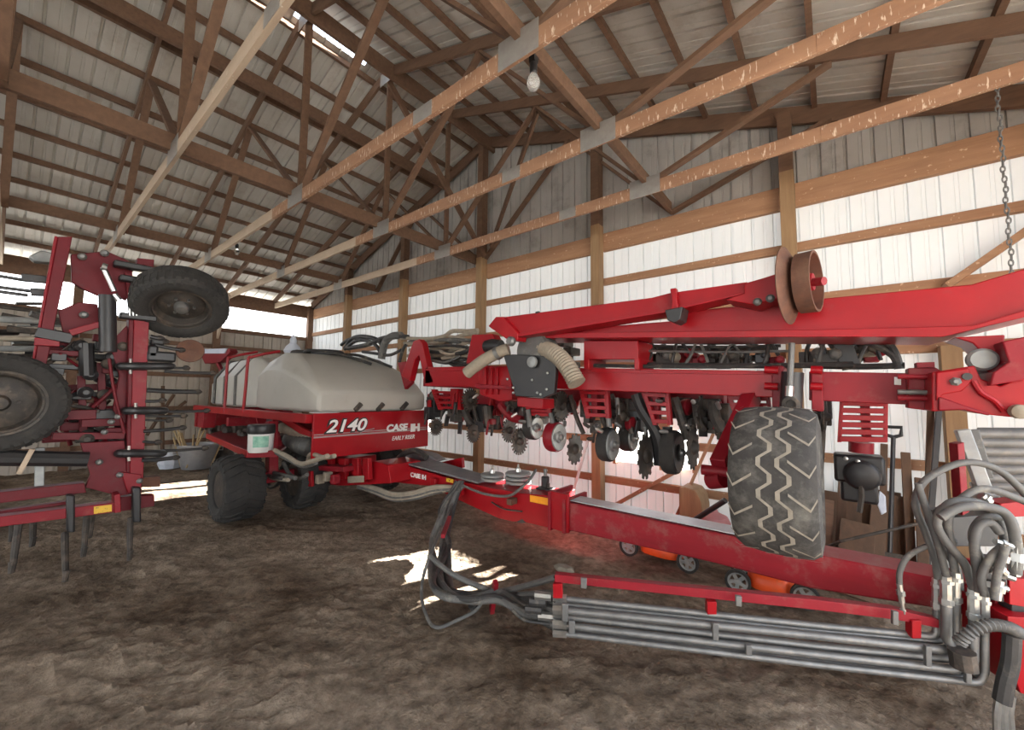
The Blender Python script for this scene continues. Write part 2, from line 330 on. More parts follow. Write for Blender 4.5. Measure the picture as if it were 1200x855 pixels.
# roof
mb = MB(); sl = math.hypot(1, SL)
dl = Vector((-1, 0, -SL))/sl; dr = Vector((1, 0, -SL))/sl; zo = .085
ol = Vector((XC, 0, ZR+zo)); WL = (XC-XL+.35)*sl; WR = (XR-XC+.35)*sl
ribbed(mb, ol, EY, dl, YF-.2, YB+.1, 0, WL, Vector((-SL, 0, 1)).normalized(), holes=((2.05, 3.12, .10, .26), (1.75, 1.98, .10, .2)))
ribbed(mb, ol, EY, dr, YF-.2, YB+.1, 0, WR, Vector((SL, 0, 1)).normalized())
ce = mb.build('ceiling', 'roof', smooth=False); tag(ce, 'ribbed metal roof sheets on timber purlins', kind='structure')
for side, x0, dx, n in ((-1, -5.55, -.585, 12), (1, -4.62, .572, 12)):
    for k in range(n):
        x = x0 + dx*k
        if XL-.1 < x < XR: MB().box((x, (YF+YB)/2, zr(x)+.04), (.05, YB-YF, .08)).build('purlin', 'wood', ce)
MB().box((XC+.17, (YF+YB)/2, ZR-.17), (.05, YB-YF, .24)).build('ridge_board', 'wood', ce)

# roof trusses
def truss(Y, label, pale):
    t = thing('roof_truss', (XC, Y, 3.95), label, 'roof truss', 'roof trusses'); th = .04
    b0 = MB()
    b0.box(((XL+.1-5.9)/2, Y+th/2, 4.035), (-5.9-XL-.1, th, .14)); b0.build('bottom_chord', 'chordpale', t, bevel=.003)  # left length in the paler tone, painting in its stronger light
    MB().box(((-5.9-.0)/2, Y+th/2, 4.035), (5.9, th, .14)).build('bottom_chord', 'chordpale' if pale else 'chord', t, bevel=.003)
    MB().box(((XR)/2, Y+th/2, 4.035), (XR, th, .14)).build('bottom_chord', 'chordpale' if pale else 'chord', t, bevel=.003)
    for x1 in (XL-.1, XR+.1):
        MB().bar((XC, Y+th/2, ZR-.075), (x1, Y+th/2, zr(x1)-.075), th, .145).build('top_chord', 'wood', t, bevel=.003)
    for x0, x1 in ((0, -1.95), (3.55, 1.95), (3.55, 5.3)):
        for s in (-1, 1):
            MB().bar((XC+s*x0, Y+.06, 4.1), (XC+s*x1, Y+.06, zr(XC+x1)-.14), .036, .085, EY).build('web', 'wood', t)
    MB().bar((XC+.02, Y+.06, 4.1), (XC+.02, Y+.06, ZR-.15), .036, .085, EY).build('web', 'wood', t)
    for x, z, w, h in ((XC, 4.06, .40, .22), (XC-3.55, 4.06, .36, .22), (XC+3.55, 4.06, .36, .22), (XC+2.5, 4.035, .25, .135), (XC, ZR-.16, .3, .2)):
        MB().box((x, Y-.002, z), (w, .004, h)).build('gusset_plate', 'plate', t)
truss(4.53, 'stained roof truss nearest the white end wall, with the hanging chain', False)
truss(3.32, 'second stained roof truss out from the white end wall', False)
truss(2.09, 'third roof truss from the end wall, bulb hanging just past its chord', False)
truss(.89, 'pale lumber roof truss crossing above the grey tank side, fourth from the end wall', True)
truss(-.27, 'pale roof truss whose chord drops along the far left edge of the photo', True)
t = thing('gable_truss', (XC, YB-.1, 3.95), 'brown web timbers of the truss flat against the upper end wall', 'gable truss')
for x1 in (XL+.1, XR): MB().bar((XC, YB-.09, ZR-.06), (x1, YB-.09, zr(x1)-.06), .05, .20).build('top_chord', 'wood', t)
for x0, x1 in ((0, -1.95), (3.55, 1.95), (3.55, 5.3)):
    for s in (-1, 1): MB().bar((XC+s*x0, YB-.12, 4.12), (XC+s*x1, YB-.12, zr(XC+x1)-.14), .04, .09, EY).build('web', 'wood', t)
# long braces that run down the building on top of the bottom chords
def brace(x, z, w, h, y0, y1, label):
    o = MB().box((x, (y0+y1)/2, z), (w, y1-y0, h)).build('lateral_brace', 'wood', None, bevel=.003)
    rebase(o, (x, (y0+y1)/2, z-h/2)); tag(o, label, 'timber brace', 'long braces over the trusses')
brace(XC-.12, 4.20, .05, .18, -1.5, YB-.17, 'wide brown brace along the middle of the truss chords, below the ridge')
brace(XC-3.55, 4.185, .05, .15, -1.5, YB-.17, 'brown brace over the left truss joints, low above the cultivator')
brace(XC+3.55, 4.175, .05, .13, .5, YB-.17, 'brown brace over the right truss joints, beside the upper hanging bulb')
brace(-6.15, 5.93, .05, .19, -1.5, YB-.15, 'wide brown brace high under the left roof slope, nearest the ridge')
# sloping cross braces
def xbrace(a, b_, label):
    o = MB().bar(a, b_, .04, .10).build('cross_brace', 'wood', None); rebase(o, a); tag(o, label, 'timber brace', 'sloping cross braces in the trusses')
xbrace((XC+.05, 3.36, 6.35), (XC+.15, 5.45, 4.2), 'slanting brace from the ridge down to the end wall truss')
xbrace((XC+1.95, 4.6, 5.75), (XC+.3, 5.45, 4.35), 'short slanting brace by the top of the middle wall post')
for (px, py, X, z) in ((188, 152, XC-.35, 4.2), (335, 225, XC-.35, 4.2)):
    pass

# bulbs and chain
def bulb(p, top, label):
    t = thing('light_bulb', p, label, 'light bulb', 'bare bulbs')
    p = Vector(p)
    MB().lathe([(.012, .0), (.03, .01), (.045, .035), (.05, .065), (.043, .095), (.026, .125), (.018, .14)], p, EZ, 16).build('glass_bulb', 'glass', t)
    MB().lathe([(.02, .13), (.028, .14), (.03, .20), (.022, .22)], p, EZ, 12).build('socket', 'black', t)
    MB().box(p+EZ*(.22+(top-p.z-.22)/2), (.05, .05, max(.03, top-p.z-.21))).build('ceiling_mount', 'black', t)
pb = U(625, 106, 2.28); bulb((pb.x, pb.y, pb.z), 4.105, 'clear bare bulb in a black socket beside the third truss chord')
pb = V(277, 299, -8.72); bulb((pb.x, pb.y, pb.z), 4.105, 'pale bare bulb hanging low over the far left truss brace')
a = U(1168, 97, 4.552); bb = U(1174, 335, 4.56); mb = MB(); n = int((a.z-bb.z)/.040)
for k in range(n):
    c = Vector((a.x+.004*math.sin(k), 4.56, a.z-.040*k)); s1, s2 = (EX, EY) if k % 2 else (EY, EX)
    mb.tube([c + s1*(.0115*math.cos(q*math.pi/5)) + EZ*(.026*math.sin(q*math.pi/5)) for q in range(11)], .0046, 6, cap=False)
ch = mb.build('chain', 'steel'); rebase(ch, (a.x, a.y, a.z)); tag(ch, 'long steel link chain hanging from the nearest right truss chord', 'chain')
#@@PLANTER

# ------------------------------------------------------------------ wheels, discs
def tyre_mb(c, ax, R, r, w, lugs=0, chevron=True, treadh=.022):
    """tyre body as a lathe, with raised tread bars"""
    mb = MB(); c = Vector(c); ax = Vector(ax).normalized()
    prof = [(r, -w*.36), (r+.02, -w*.44), (r+(R-r)*.45, -w*.5), (R-.035, -w*.47), (R-.008, -w*.38), (R, -w*.18), (R, w*.18), (R-.008, w*.38), (R-.035, w*.47), (r+(R-r)*.45, w*.5), (r+.02, w*.44), (r, w*.36), (r-.012, w*.2), (r-.012, -w*.2)]
    mb.lathe(prof, c, ax, 48, closed=True)
    return mb
def wheel(name, c, ax, R, r, w, parent, m='rubber', rim='steel', tread='road', hub='steel', nb=30):
    c = Vector(c); ax = Vector(ax).normalized(); u = ax.orthogonal().normalized(); v = ax.cross(u)
    mb = tyre_mb(c, ax, R, r, w)
    def P(a, s, rr): return c + ax*s + (u*math.cos(a)+v*math.sin(a))*rr
    if tread in ('lug', 'fine'):
        hh = .018 if tread == 'lug' else .004
        for k in range(nb):
            a = 2*math.pi*k/nb; da = 2*math.pi/nb
            for s in (-1, 1):
                o = da*.5 if s > 0 else 0; wd = da*(.36 if tread == 'lug' else .62)
                s0, s1 = s*w*.02, s*w*.49
                a0, a1 = a+o, a+o+da*(.8 if tread == 'lug' else .25)
                vs = []
                for (aa, ss, r0, r1) in ((a0, s0, R-.01, R+hh), (a0+(a1-a0)*.6, s*w*.30, R-.012, R+hh*.9), (a1, s1, R-.075, R-.035+hh*.6)):
                    vs += [P(aa, ss, r0), P(aa+wd, ss, r0), P(aa+wd, ss, r1), P(aa, ss, r1)]
                f = []
                for i in (0, 4):
                    for j in range(4): f.append((i+j, i+(j+1) % 4, i+4+(j+1) % 4, i+4+j))
                f += [(3, 2, 1, 0), (8, 9, 10, 11)]
                if s < 0: f = [q[::-1] for q in f]
                mb.add(vs, f)
    t = mb.build(name, m, parent)
    rm = MB(); d = w*.32
    rm.lathe([(r+.012, -w*.40), (r+.018, -w*.36), (r-.02, -w*.30), (r-.05, -w*.08), (r*.62, w*.02), (r*.60, w*.10), (.001, w*.12), (.001, w*.16), (r*.62, w*.15), (r-.04, w*.06), (r-.02, w*.30), (r+.018, w*.37), (r+.012, w*.41), (r-.005, w*.40), (r-.02, -w*.38)], c, ax, 36)
    rm.build('rim', rim, t)
    hb = MB()
    for s in (-1, 1):
        hb.lathe([(.06, 0), (.06, .05), (.045, .075), (.001, .085)], c+ax*s*w*.13, ax*s, 16)
        for k in range(6):
            a = 2*math.pi*k/6+.3; hb.lathe([(.013, 0), (.013, .03), (.001, .032)], c+ax*s*w*.12+(u*math.cos(a)+v*math.sin(a))*r*.42, ax*s, 6)
    hb.build('hub', hub, t)
    return t

# ------------------------------------------------------------------ the big red planter
PL = thing('planter', (-1.2, 3.45, 0), 'long red folded row planter with grey tank, toolbar and tongue along the end wall', 'planter')
def pp(pts, Y, d): return MB().prism([U(x, y, Y) for x, y in pts], (0, d, 0))
def pbuild(pts, Y, d, name, m='red', parent=PL, bevel=.006): return pp(pts, Y, d).build(name, m, parent, bevel=bevel)

# toolbar
TBY = 3.30
tb = pbuild([(498, 430), (560, 429), (690, 431), (914, 434.5), (914, 466), (760, 459.5), (650, 455.5), (498, 452)], TBY, .22, 'toolbar')
tb2 = pbuild([(948, 435), (1064, 437), (1064, 474), (948, 469)], TBY, .22, 'toolbar', 'redframe')
pbuild([(498, 432), (914, 436.5), (914, 439), (498, 434)], TBY-.012, .02, 'weld_rail', 'red', tb, .002)
pbuild([(1048, 441.5), (1056, 442), (1056, 451), (1048, 450.5)], TBY-.006, .006, 'warning_label', 'white', tb2, 0)
# hinge ears and pins around the lift cylinder
for x in (904, 950):
    pbuild([(x, 428), (x+14, 428.5), (x+15, 482), (x+1, 481)], TBY-.03, .30, 'hinge_ear', 'redframe')
for y0 in (433, 452):
    for x0, x1 in ((896, 912), (950, 964)):
        MB().tube([U(x0, y0, TBY-.05), U(x1, y0+1, TBY-.05)], .026, 12).build('hinge_pin', 'red', PL)
# lift cylinder between the ears
cy = MB().tube([U(929, 436, 3.2), U(926.5, 478, 3.2)], .062, 20).build('lift_cylinder', 'black', PL)
MB().lathe([(.05, 0), (.05, .02), (.03, .025), (.028, -.01)], U(927, 474, 3.12), -EY, 16).build('cylinder_eye', 'dark', cy)
MB().tube([U(928, 402, 3.16), U(926, 440, 3.13), U(925, 462, 3.12)], .018, 10).build('cylinder_rod', 'steel', cy)
MB().tube([U(925.5, 452, 3.11), U(925, 464, 3.11)], .024, 8).build('rod_fitting', 'chrome', cy)

# pivot pedestal, main lift beam and marker arm
pbuild([(684, 399), (748, 399), (748, 421), (684, 421)], 3.25, .35, 'pedestal')
for x0 in (684, 743): pbuild([(x0, 420), (x0+6, 420), (x0+6, 433), (x0, 433)], 3.25, .35, 'pedestal_post')
bm = pbuild([(604, 391), (799, 375), (806, 364), (928, 353), (1139, 333), (1240, 303), (1240, 362), (1105, 391), (604, 394)], 3.12, .34, 'lift_beam')
pbuild([(604, 390.5), (960, 386), (1140, 381.5), (1240, 352), (1240, 362), (1105, 394.5), (960, 394.5), (604, 396)], 3.07, .44, 'bottom_flange', 'red', bm, .003)
ar = pbuild([(576, 378), (585, 372), (764, 348.5), (785, 343), (876, 330), (876, 342), (779, 364), (604, 393), (592, 393)], 2.93, .14, 'marker_arm')
pbuild([(604, 391), (779, 362.5), (876, 340.5), (876, 343.5), (779, 366), (604, 395)], 2.90, .20, 'arm_flange', 'red', ar, .002)
pbuild([(850, 351), (872, 343), (872, 332), (896, 325), (911, 320), (911, 351), (899, 352), (886, 357.5)], 2.88, .24, 'arm_head', 'red')
for x, y in ((888, 354), (903, 350)): MB().lathe([(.024, 0), (.024, .02), (.012, .03)], U(x, y, 2.88), -EY, 14).build('pivot_bolt', 'steel', PL)
lb = pbuild([(572, 382), (581, 371), (590, 371), (607, 390), (606, 399), (596, 399)], 2.89, .25, 'arm_bracket')
MB().lathe([(.045, 0), (.045, .03), (.03, .05), (.02, .05)], U(600, 400, 2.88), -EY, 18).build('pivot_pin', 'steel', lb)
pbuild([(785, 338), (792, 337), (793, 352), (797, 368), (786, 366), (787, 352)], 2.88, .05, 'transport_latch')
pbuild([(779, 363), (800, 359), (797, 374), (790, 378), (782, 375)], 2.86, .16, 'rubber_bumper', 'black')
pbuild([(627, 365), (631, 364), (631, 368), (627, 369)], 2.93, .03, 'grease_tab', 'black')
# marker blade with depth band
da = Vector((.985, -.17, 0)).normalized(); dc = U(934, 333, 2.92)
MB().lathe([(.001, -.004), (.16, -.02), (.235, -.052), (.237, -.047), (.16, -.012), (.001, .004)], dc, da, 40).build('marker_blade', 'rust', PL)
db = MB(); db.lathe([(.178, .0), (.18, .085), (.166, .085), (.164, .0)], dc+da*.012, da, 40, closed=True); db.build('depth_band', 'rust', PL)
MB().lathe([(.164, .02), (.06, .025), (.05, .07), (.001, .08)], dc+da*.012, da, 30).build('blade_hub', 'redframe', PL)
MB().tube([U(911, 336, 2.95), U(930, 334, 2.92)], .028, 12).build('blade_axle', 'red', PL)
MB().tube([U(951, 331, 2.88), U(966, 329, 2.84)], .024, 12).build('axle_stub', 'redframe', PL)

# right hand fold joint
pbuild([(1064, 431), (1096, 430), (1106, 436), (1106, 478), (1096, 482), (1064, 478)], 3.22, .12, 'fold_hinge', 'redframe')
for y in (441, 459, 466):
    MB().tube([U(1052, y, 3.14), U(1108, y+1, 3.14)], .014, 10).build('hinge_bolt', 'steel' if y == 459 else 'redframe', PL)
MB().box(U(1083, 428, 3.25), (.07, .1, .03)).build('hinge_cap', 'redframe', PL)
pbuild([(1092, 436), (1142, 428), (1150, 444), (1172, 452), (1187, 446), (1250, 432), (1250, 492), (1190, 489), (1160, 486), (1130, 480), (1092, 482)], 3.0, .30, 'wing_joint', 'red')
pbuild([(1118, 395), (1178, 392), (1176, 424), (1160, 436), (1152, 432), (1150, 412), (1140, 402)], 3.08, .25, 'joint_neck', 'red')
pbuild([(1174, 400), (1250, 384), (1250, 436), (1196, 446), (1160, 452), (1164, 436), (1182, 424)], 2.95, .42, 'joint_gusset', 'redframe')
MB().lathe([(.056, -.04), (.056, .0), (.045, .012), (.001, .016)], U(1152, 421, 3.05), -EY, 24).build('joint_boss', 'greydisc', PL)
pbuild([(1097, 436), (1136, 431), (1140, 446), (1128, 458), (1106, 462), (1097, 470)], 2.985, .02, 'joint_plate', 'red')
MB().tube([U(1141, 446, 2.99), U(1150, 460, 2.985), U(1166, 470, 2.985), U(1176, 482, 2.99)], .012, 8, sub=5).build('weld_bead', 'red', PL)
pbuild([(1100, 464), (1128, 474), (1160, 484), (1160, 487), (1130, 480), (1100, 481)], 2.98, .04, 'joint_plate', 'redframe')
MB().lathe([(.018, 0), (.018, .012)], U(1133, 441, 2.98), -EY, 12).build('joint_hole', 'black', PL)
MB().lathe([(.022, 0), (.022, .02), (.01, .03)], U(1119, 447, 2.99), -EY, 6).build('joint_bolt', 'steel', PL)
MB().lathe([(.034, 0), (.032, .05), (.015, .06)], U(1193, 482, 2.98), -EY, 14).build('joint_pin', 'duct', PL)

# gauge wheel hung from the toolbar
def vtyre():
    c = Vector((-.262, 2.74, 1.145)); R = .40; w_ = .40
    mb = tyre_mb(c, EX, R, .22, w_); t = mb.build('gauge_wheel_tyre', 'treadrubber', PL)
    zz = MB(); N_ = 64                                     # mud packed in the zigzag grooves
    for s0, st in ((-.035, 1), (.045, 1)):
        pts = []
        for k in range(N_+1):
            a = 2*math.pi*k/N_; s = s0 + st*(.036 if (k//2) % 2 else -.012); pts.append((a, s))
        for (a0, q0), (a1, q1) in zip(pts, pts[1:]):
            f = lambda a, s, r_: c + EX*s + (EY*math.cos(a)+EZ*math.sin(a))*r_
            zz.add([f(a0, q0-.010, R+.003), f(a0, q0+.010, R+.003), f(a1, q1+.010, R+.003), f(a1, q1-.010, R+.003)], [(0, 1, 2, 3)])
    for k in range(16):
        for s, sg in ((.075, 1), (-.075, -1)):
            a0 = 2*math.pi*(k+(.5 if s < 0 else 0))/16
            q = [(a0, s), (a0+.16, s+sg*.085), (a0+.02, s+sg*.112)]
            for (aa, sa), (ab, sb) in zip(q, q[1:]):
                ra = R+.003-max(0, abs(sa)-.14)*.22; rb = R+.003-max(0, abs(sb)-.14)*.22
                zz.add([f(aa, sa, ra), f(aa+.035, sa, ra), f(ab+.035, sb, rb), f(ab, sb, rb)], [(0, 1, 2, 3)])
    zz.build('mud_grooves', 'mud', t, smooth=False)
    MB().lathe([(.222, -.15), (.2, -.1), (.1, -.02), (.05, -.0), (.05, .05), (.001, .06)], c, EX, 30).build('rim', 'redframe', t)
    MB().lathe([(.222, .15), (.2, .1), (.1, .02), (.05, .0), (.05, -.05), (.001, -.06)], c, EX, 30).build('rim', 'redframe', t)
    ax_ = MB().tube([c-EX*.40, c+EX*.16], .032, 12).build('wheel_axle', 'redframe', PL)
    MB().bar(c-EX*.30+EZ*.02, (c.x-.20, TBY+.10, 1.62), .09, .13).build('wheel_arm', 'redframe', PL, bevel=.006)
    MB().tube([U(832, 563, 2.78), U(848, 561, 2.74)], .052, 18).build('axle_tube', 'redframe', PL)
vtyre()

# fan with its black shield and two tan ducts
sh = pbuild([(590, 417), (600, 415), (640, 417), (652, 422), (651, 440), (649, 461), (637, 466), (604, 464), (599, 446)], 3.0, .05, 'fan_shield', 'black')
for x, y in ((595, 444), (602, 454), (624, 445), (642, 437), (641, 456), (630, 460), (634, 462), (602, 460)):
    MB().lathe([(.012, 0), (.012, .012), (.004, .016)], U(x, y, 2.998), -EY, 8).build('shield_bolt', 'chrome', sh)
fh = MB(); fh.lathe([(.05, -.03), (.17, -.02), (.18, 0), (.18, .18), (.12, .2)], U(624, 411, 3.05), EY, 30); fh.build('fan_housing', 'hose', PL)
MB().lathe([(.055, 0), (.05, .02), (.02, .03)], U(624, 424, 2.97), -EY, 20).build('fan_inlet', 'greydisc', PL)
dl_ = MB().tube([U(596, 409, 3.08), U(582, 414, 3.03), U(564, 424, 2.98), U(547, 437, 2.95)], .062, 18, sub=6).build('air_duct', 'duct', PL)
MB().tube([U(585, 412.7, 3.04), U(581, 414.7, 3.03)], .068, 18).build('duct_clamp', 'steel', dl_)
pts = spline([U(636, 408, 3.1), U(650, 414, 3.0), U(664, 428, 2.97), U(676, 449, 2.95)], 14)
MB().tube(pts, [.074 + .005*(-1)**i for i in range(len(pts))], 18).build('air_duct', 'duct', PL)
pbuild([(606, 465), (636, 467), (636, 479), (606, 476)], 3.12, .2, 'fan_mount', 'red')
MB().lathe([(.07, 0), (.08, .1), (.06, .22)], U(570, 406, 3.3), EX, 18).build('hydraulic_motor', 'black', PL)

# left end of the frame: A-frame of the tank hitch and vertical red plates
pbuild([(560, 428), (598, 429), (600, 468), (585, 470), (562, 462)], 3.22, .3, 'centre_frame')
for x in (566, 573, 580): pbuild([(x, 430), (x+3, 430), (x+3, 462), (x, 461)], 3.19, .03, 'frame_rib', 'red')
pbuild([(557, 450), (600, 452), (600, 456), (557, 455)], 3.14, .1, 'frame_shelf', 'redframe')
pbuild([(470, 440), (476, 424), (484, 400), (491, 397), (495, 402), (500, 425), (508, 448), (498, 450), (491, 416), (486, 421), (480, 446)], 3.3, .09, 'tower_frame')
pbuild([(486, 398), (494, 399), (505, 440), (499, 446)], 3.55, .09, 'tower_frame', 'redframe')
pbuild([(553, 392), (577, 391), (583, 402), (560, 424), (546, 426)], 3.35, .12, 'tower_brace')
pbuild([(466, 425), (475, 423), (482, 448), (474, 456)], 3.4, .06, 'tower_plate', 'redframe')
for x0, x1, y in ((500, 575, 448), (505, 600, 466), (640, 850, 462)): MB().bar(U(x0, y, 4.0), U(x1, y+3, 4.0), .14, .12).build('frame_tube', 'redframe', PL, bevel=.006)

# row units
def spiked(name, p, r, m='dark'):
    o = MB().star(p, EX, r*.80, r, 22, .012).build(name, m, PL, smooth=False)
    MB().lathe([(r*.30, 0), (r*.26, .035), (r*.12, .05), (.001, .052)], p+EX*.004, EX, 18).build('hub', 'dark', o); return o
def gauge(p, r, face='greydisc', tread='rubber'):
    o = MB().lathe([(r*.72, -.05), (r*.95, -.055), (r, -.035), (r, .035), (r*.95, .055), (r*.80, .05), (r*.78, .01), (r*.72, -.0)], p-EX*.055, EX, 32).build('gauge_wheel', tread, PL)
    MB().lathe([(r*.90, -.01), (r*.86, .012), (r*.4, .004), (r*.3, .02), (.001, .022)], p, EX, 32).build('wheel_face', face, o)
    MB().lathe([(.035, 0), (.035, .03), (.018, .045), (.001, .05)], p+EX*.015, EX, 12).build('hub', 'chrome', o); return o
def notched(p, r):
    o = MB().star(p, EX, r*.86, r, 13, .010, .45).build('coulter_disc', 'dark', PL, smooth=False)
    MB().lathe([(r*.34, 0), (r*.3, .02), (r*.16, .04), (.001, .045)], p+EX*.004, EX, 18).build('hub', 'dark', o); return o
def ladder(x0, x1, y0, y1, Y=3.56, sl=6, n=4):
    o = pbuild([(x0, y0), (x0+5, y0), (x0+5+sl*1.4, y1), (x0+sl*1.4, y1)], Y, .05, 'row_unit_bracket', 'red', PL, .002)
    b2 = pbuild([(x1-5, y0), (x1, y0), (x1+sl*.4, y1), (x1-5+sl*.4, y1)], Y, .05, 'row_unit_bracket', 'red', PL, .002)
    for k in range(n):
        y = y0 + (y1-y0)*(k+.5)/n; t = (k+.5)/n
        MB().bar(U(x0+sl*1.4*t+2, y, Y+.02), U(x1+sl*.4*t-2, y+1, Y+.02), .05, .035).build('cross_bar', 'red', o, bevel=.003)
    pbuild([(x0+(x1-x0)*.42, y0+3), (x0+(x1-x0)*.62, y0+3), (x0+(x1-x0)*.66, y1-2), (x0+(x1-x0)*.46, y1-2)], Y+.08, .08, 'spring_housing', 'redframe', o, .004)
    return o
ladder(678, 712, 455, 490); ladder(751, 783, 457, 498, sl=10); ladder(851, 902, 462, 486, n=3); ladder(984, 1041, 468, 518, sl=-2, n=6)
ladder(505, 538, 456, 480, 3.8); ladder(612, 644, 470, 487, 3.7)
YU = 3.85
spiked('row_cleaner_wheel', U(511, 500, YU), .125); spiked('row_cleaner_wheel', U(551, 468, 3.7), .15); spiked('row_cleaner_wheel', U(555, 507, YU), .13)
spiked('row_cleaner_wheel', U(597, 504, YU), .15); spiked('row_cleaner_wheel', U(609, 517, 3.7), .155); spiked('row_cleaner_wheel', U(658, 476, 3.7), .165)
spiked('row_cleaner_wheel', U(603, 468, 3.8), .12)
gauge(U(629, 501, 3.8), .14); gauge(U(655, 512, 3.7), .16, 'greydisc', 'redframe'); gauge(U(718, 521, 3.7), .165); gauge(U(742, 513, 4.0), .14); gauge(U(795, 530, 3.65), .19, 'black')
notched(U(674, 526, 3.75), .165); notched(U(757, 534, 3.6), .205); notched(U(729, 487, 3.75), .15); notched(U(812, 524, 3.65), .19)
notched(U(822, 486, 3.8), .17); notched(U(842, 496, 3.8), .14); notched(U(965, 488, 3.7), .11)
def shank(pts, Y, w=.05, m='dark', name='opener_arm'): return MB().tube([U(x, y, Y) for x, y in pts], w, 8, sub=4).build(name, m, PL)
shank([(745, 462), (752, 480), (768, 505), (773, 520), (774, 545)], 3.62, .05, 'black', 'closing_arm')
shank([(700, 464), (706, 490), (714, 508)], 3.75, .028); shank([(790, 466), (798, 490), (806, 515)], 3.7, .04); shank([(640, 468), (650, 488), (652, 505)], 3.75, .03)
shank([(716, 462), (722, 475), (736, 492), (741, 508)], 3.8, .03); shank([(836, 470), (838, 488), (846, 505)], 3.7, .045); shank([(815, 468), (818, 490), (826, 505)], 3.75, .035)
shank([(570, 476), (572, 490), (573, 500)], 3.8, .06); shank([(586, 474), (598, 488), (612, 492)], 3.8, .05, 'redframe'); shank([(542, 470), (548, 490), (556, 500)], 3.9, .05)
shank([(965, 470), (966, 488), (963, 512), (961, 560)], 3.7, .02); shank([(957, 478), (962, 500), (960, 540)], 3.9, .03); shank([(668, 463), (676, 490), (684, 508)], 3.8, .025)
shank([(762, 500), (768, 522), (770, 545)], 3.7, .03, 'black'); shank([(782, 500), (784, 525), (792, 545)], 3.72, .045, 'black')
for x, y, dx, dy in ((511, 474, 20, 26), (537, 478, 24, 26), (570, 486, 22, 30), (628, 486, 26, 24), (640, 478, 18, 16), (692, 478, 16, 22), (722, 474, 22, 16), (735, 480, 14, 26), (800, 478, 20, 22), (832, 482, 22, 26), (848, 490, 14, 30), (965, 478, 12, 18)):
    c0 = U(x, y, 3.95); s = .0088
    o = MB(); o.box(c0, (dx*s, .22, dy*s)); o.box(c0+Vector((dx*s*.2, -.08, -dy*s*.55)), (dx*s*.5, .14, dy*s*.5)); o.tube([c0+Vector((-dx*s*.4, -.12, dy*s*.3)), c0+Vector((dx*s*.2, -.14, -dy*s*.7))], .014, 6)
    o.build('seed_meter', random.choice(['dark', 'black', 'dark']), PL, bevel=.012)
rr = random.Random(21)
for x, y, w_, h_, m_ in ((508, 478, .34, .30, 'black'), (532, 486, .30, .24, 'redframe'), (556, 480, .34, .32, 'black'), (580, 482, .26, .26, 'redframe'), (600, 480, .3, .26, 'black'), (622, 484, .3, .2, 'redframe'), (646, 474, .28, .24, 'dark'), (668, 476, .26, .2, 'redframe'), (706, 478, .24, .24, 'dark'), (728, 472, .22, .2, 'black'), (796, 478, .2, .24, 'dark'), (824, 480, .24, .26, 'black'), (844, 474, .2, .16, 'redframe')):
    c0 = U(x, y, 4.2); mb = MB(); mb.prism([c0+Vector((-w_*.5, 0, h_*.5)), c0+Vector((w_*.5, 0, h_*.5)), c0+Vector((w_*.38, 0, -h_*.1)), c0+Vector((w_*.1, 0, -h_*.5)), c0+Vector((-w_*.25, 0, -h_*.42))], (0, .16, 0))
    mb.lathe([(h_*.30, 0), (h_*.28, .05), (h_*.1, .07)], c0+Vector((0, -.0, 0)), -EY, 16); mb.build('row_unit_body', m_, PL, bevel=.01)
for k in range(46):
    x = rr.choice([rr.uniform(500, 600), rr.uniform(560, 760), rr.uniform(690, 850), rr.uniform(500, 640)]); y = rr.uniform(462, 496) if x < 640 else rr.uniform(464, 500); c0 = U(x, y, rr.uniform(3.75, 4.15)); q = rr.random(); mb = MB()
    if q < .35: mb.bar(c0, c0+Vector((rr.uniform(-.06, .06), rr.uniform(-.05, .05), rr.uniform(-.28, -.12))), .07, .025)
    elif q < .6: mb.lathe([(.06, 0), (.075, .03), (.075, .07), (.03, .09)], c0, (1, -.2, 0), 16)
    else: mb.box(c0, (rr.uniform(.06, .16), .12, rr.uniform(.06, .20))); mb.tube([c0+EZ*.05, c0+Vector((.05, -.1, .0)), c0+Vector((.02, -.1, -.16))], .016, 6)
    mb.build('row_unit_casting', rr.choice(['dark', 'black', 'redframe', 'dark', 'red', 'black']), PL, bevel=.006)
for x, y in ((560, 462), (606, 484), (616, 494), (631, 488), (700, 497), (706, 506), (694, 514), (727, 500), (782, 506), (775, 470), (806, 500), (812, 470), (843, 478), (690, 500), (662, 494)):
    MB().lathe([(.018, 0), (.018, .06), (.008, .08)], U(x, y, 3.55), Vector((random.uniform(-1, 1), -1, random.uniform(-1, 1))), 8).build('bolt', random.choice(['steel', 'chrome', 'dark']), PL)
for x, y0, y1, r in ((712, 470, 500, .03), (691, 462, 480, .022), (723, 466, 486, .02), (756, 500, 515, .02), (646, 484, 498, .03), (619, 480, 500, .03)):
    MB().tube([U(x, y0, 3.68), U(x+2, y1, 3.66)], r, 10).build('down_spring', 'steel', PL)
# tall row unit with meter housing beside the leaning boards
mh = MB(); mh.box(U(1006, 548, 3.75), (.27, .2, .19)); mh.box(U(1006, 572, 3.78), (.20, .18, .17)); mh.lathe([(.1, 0), (.1, .06), (.05, .08)], U(1010, 556, 3.66), -EY, 20)
mh = mh.build('meter_housing', 'black', PL, bevel=.02)
for x, y in ((991, 537), (1005, 540), (1004, 550), (1018, 552), (1004, 553)): MB().lathe([(.014, 0), (.014, .015), (.004, .02)], U(x, y, 3.62), -EY, 8).build('bolt', 'chrome', mh)
MB().tube([U(1009, 518, 3.72), U(1009, 530, 3.72)], .07, 12).build('meter_neck', 'redframe', mh)
MB().tube([U(1008, 560, 3.6), U(1010, 580, 3.6), U(1007, 600, 3.6)], .016, 6).build('drive_chain', 'dark', mh)

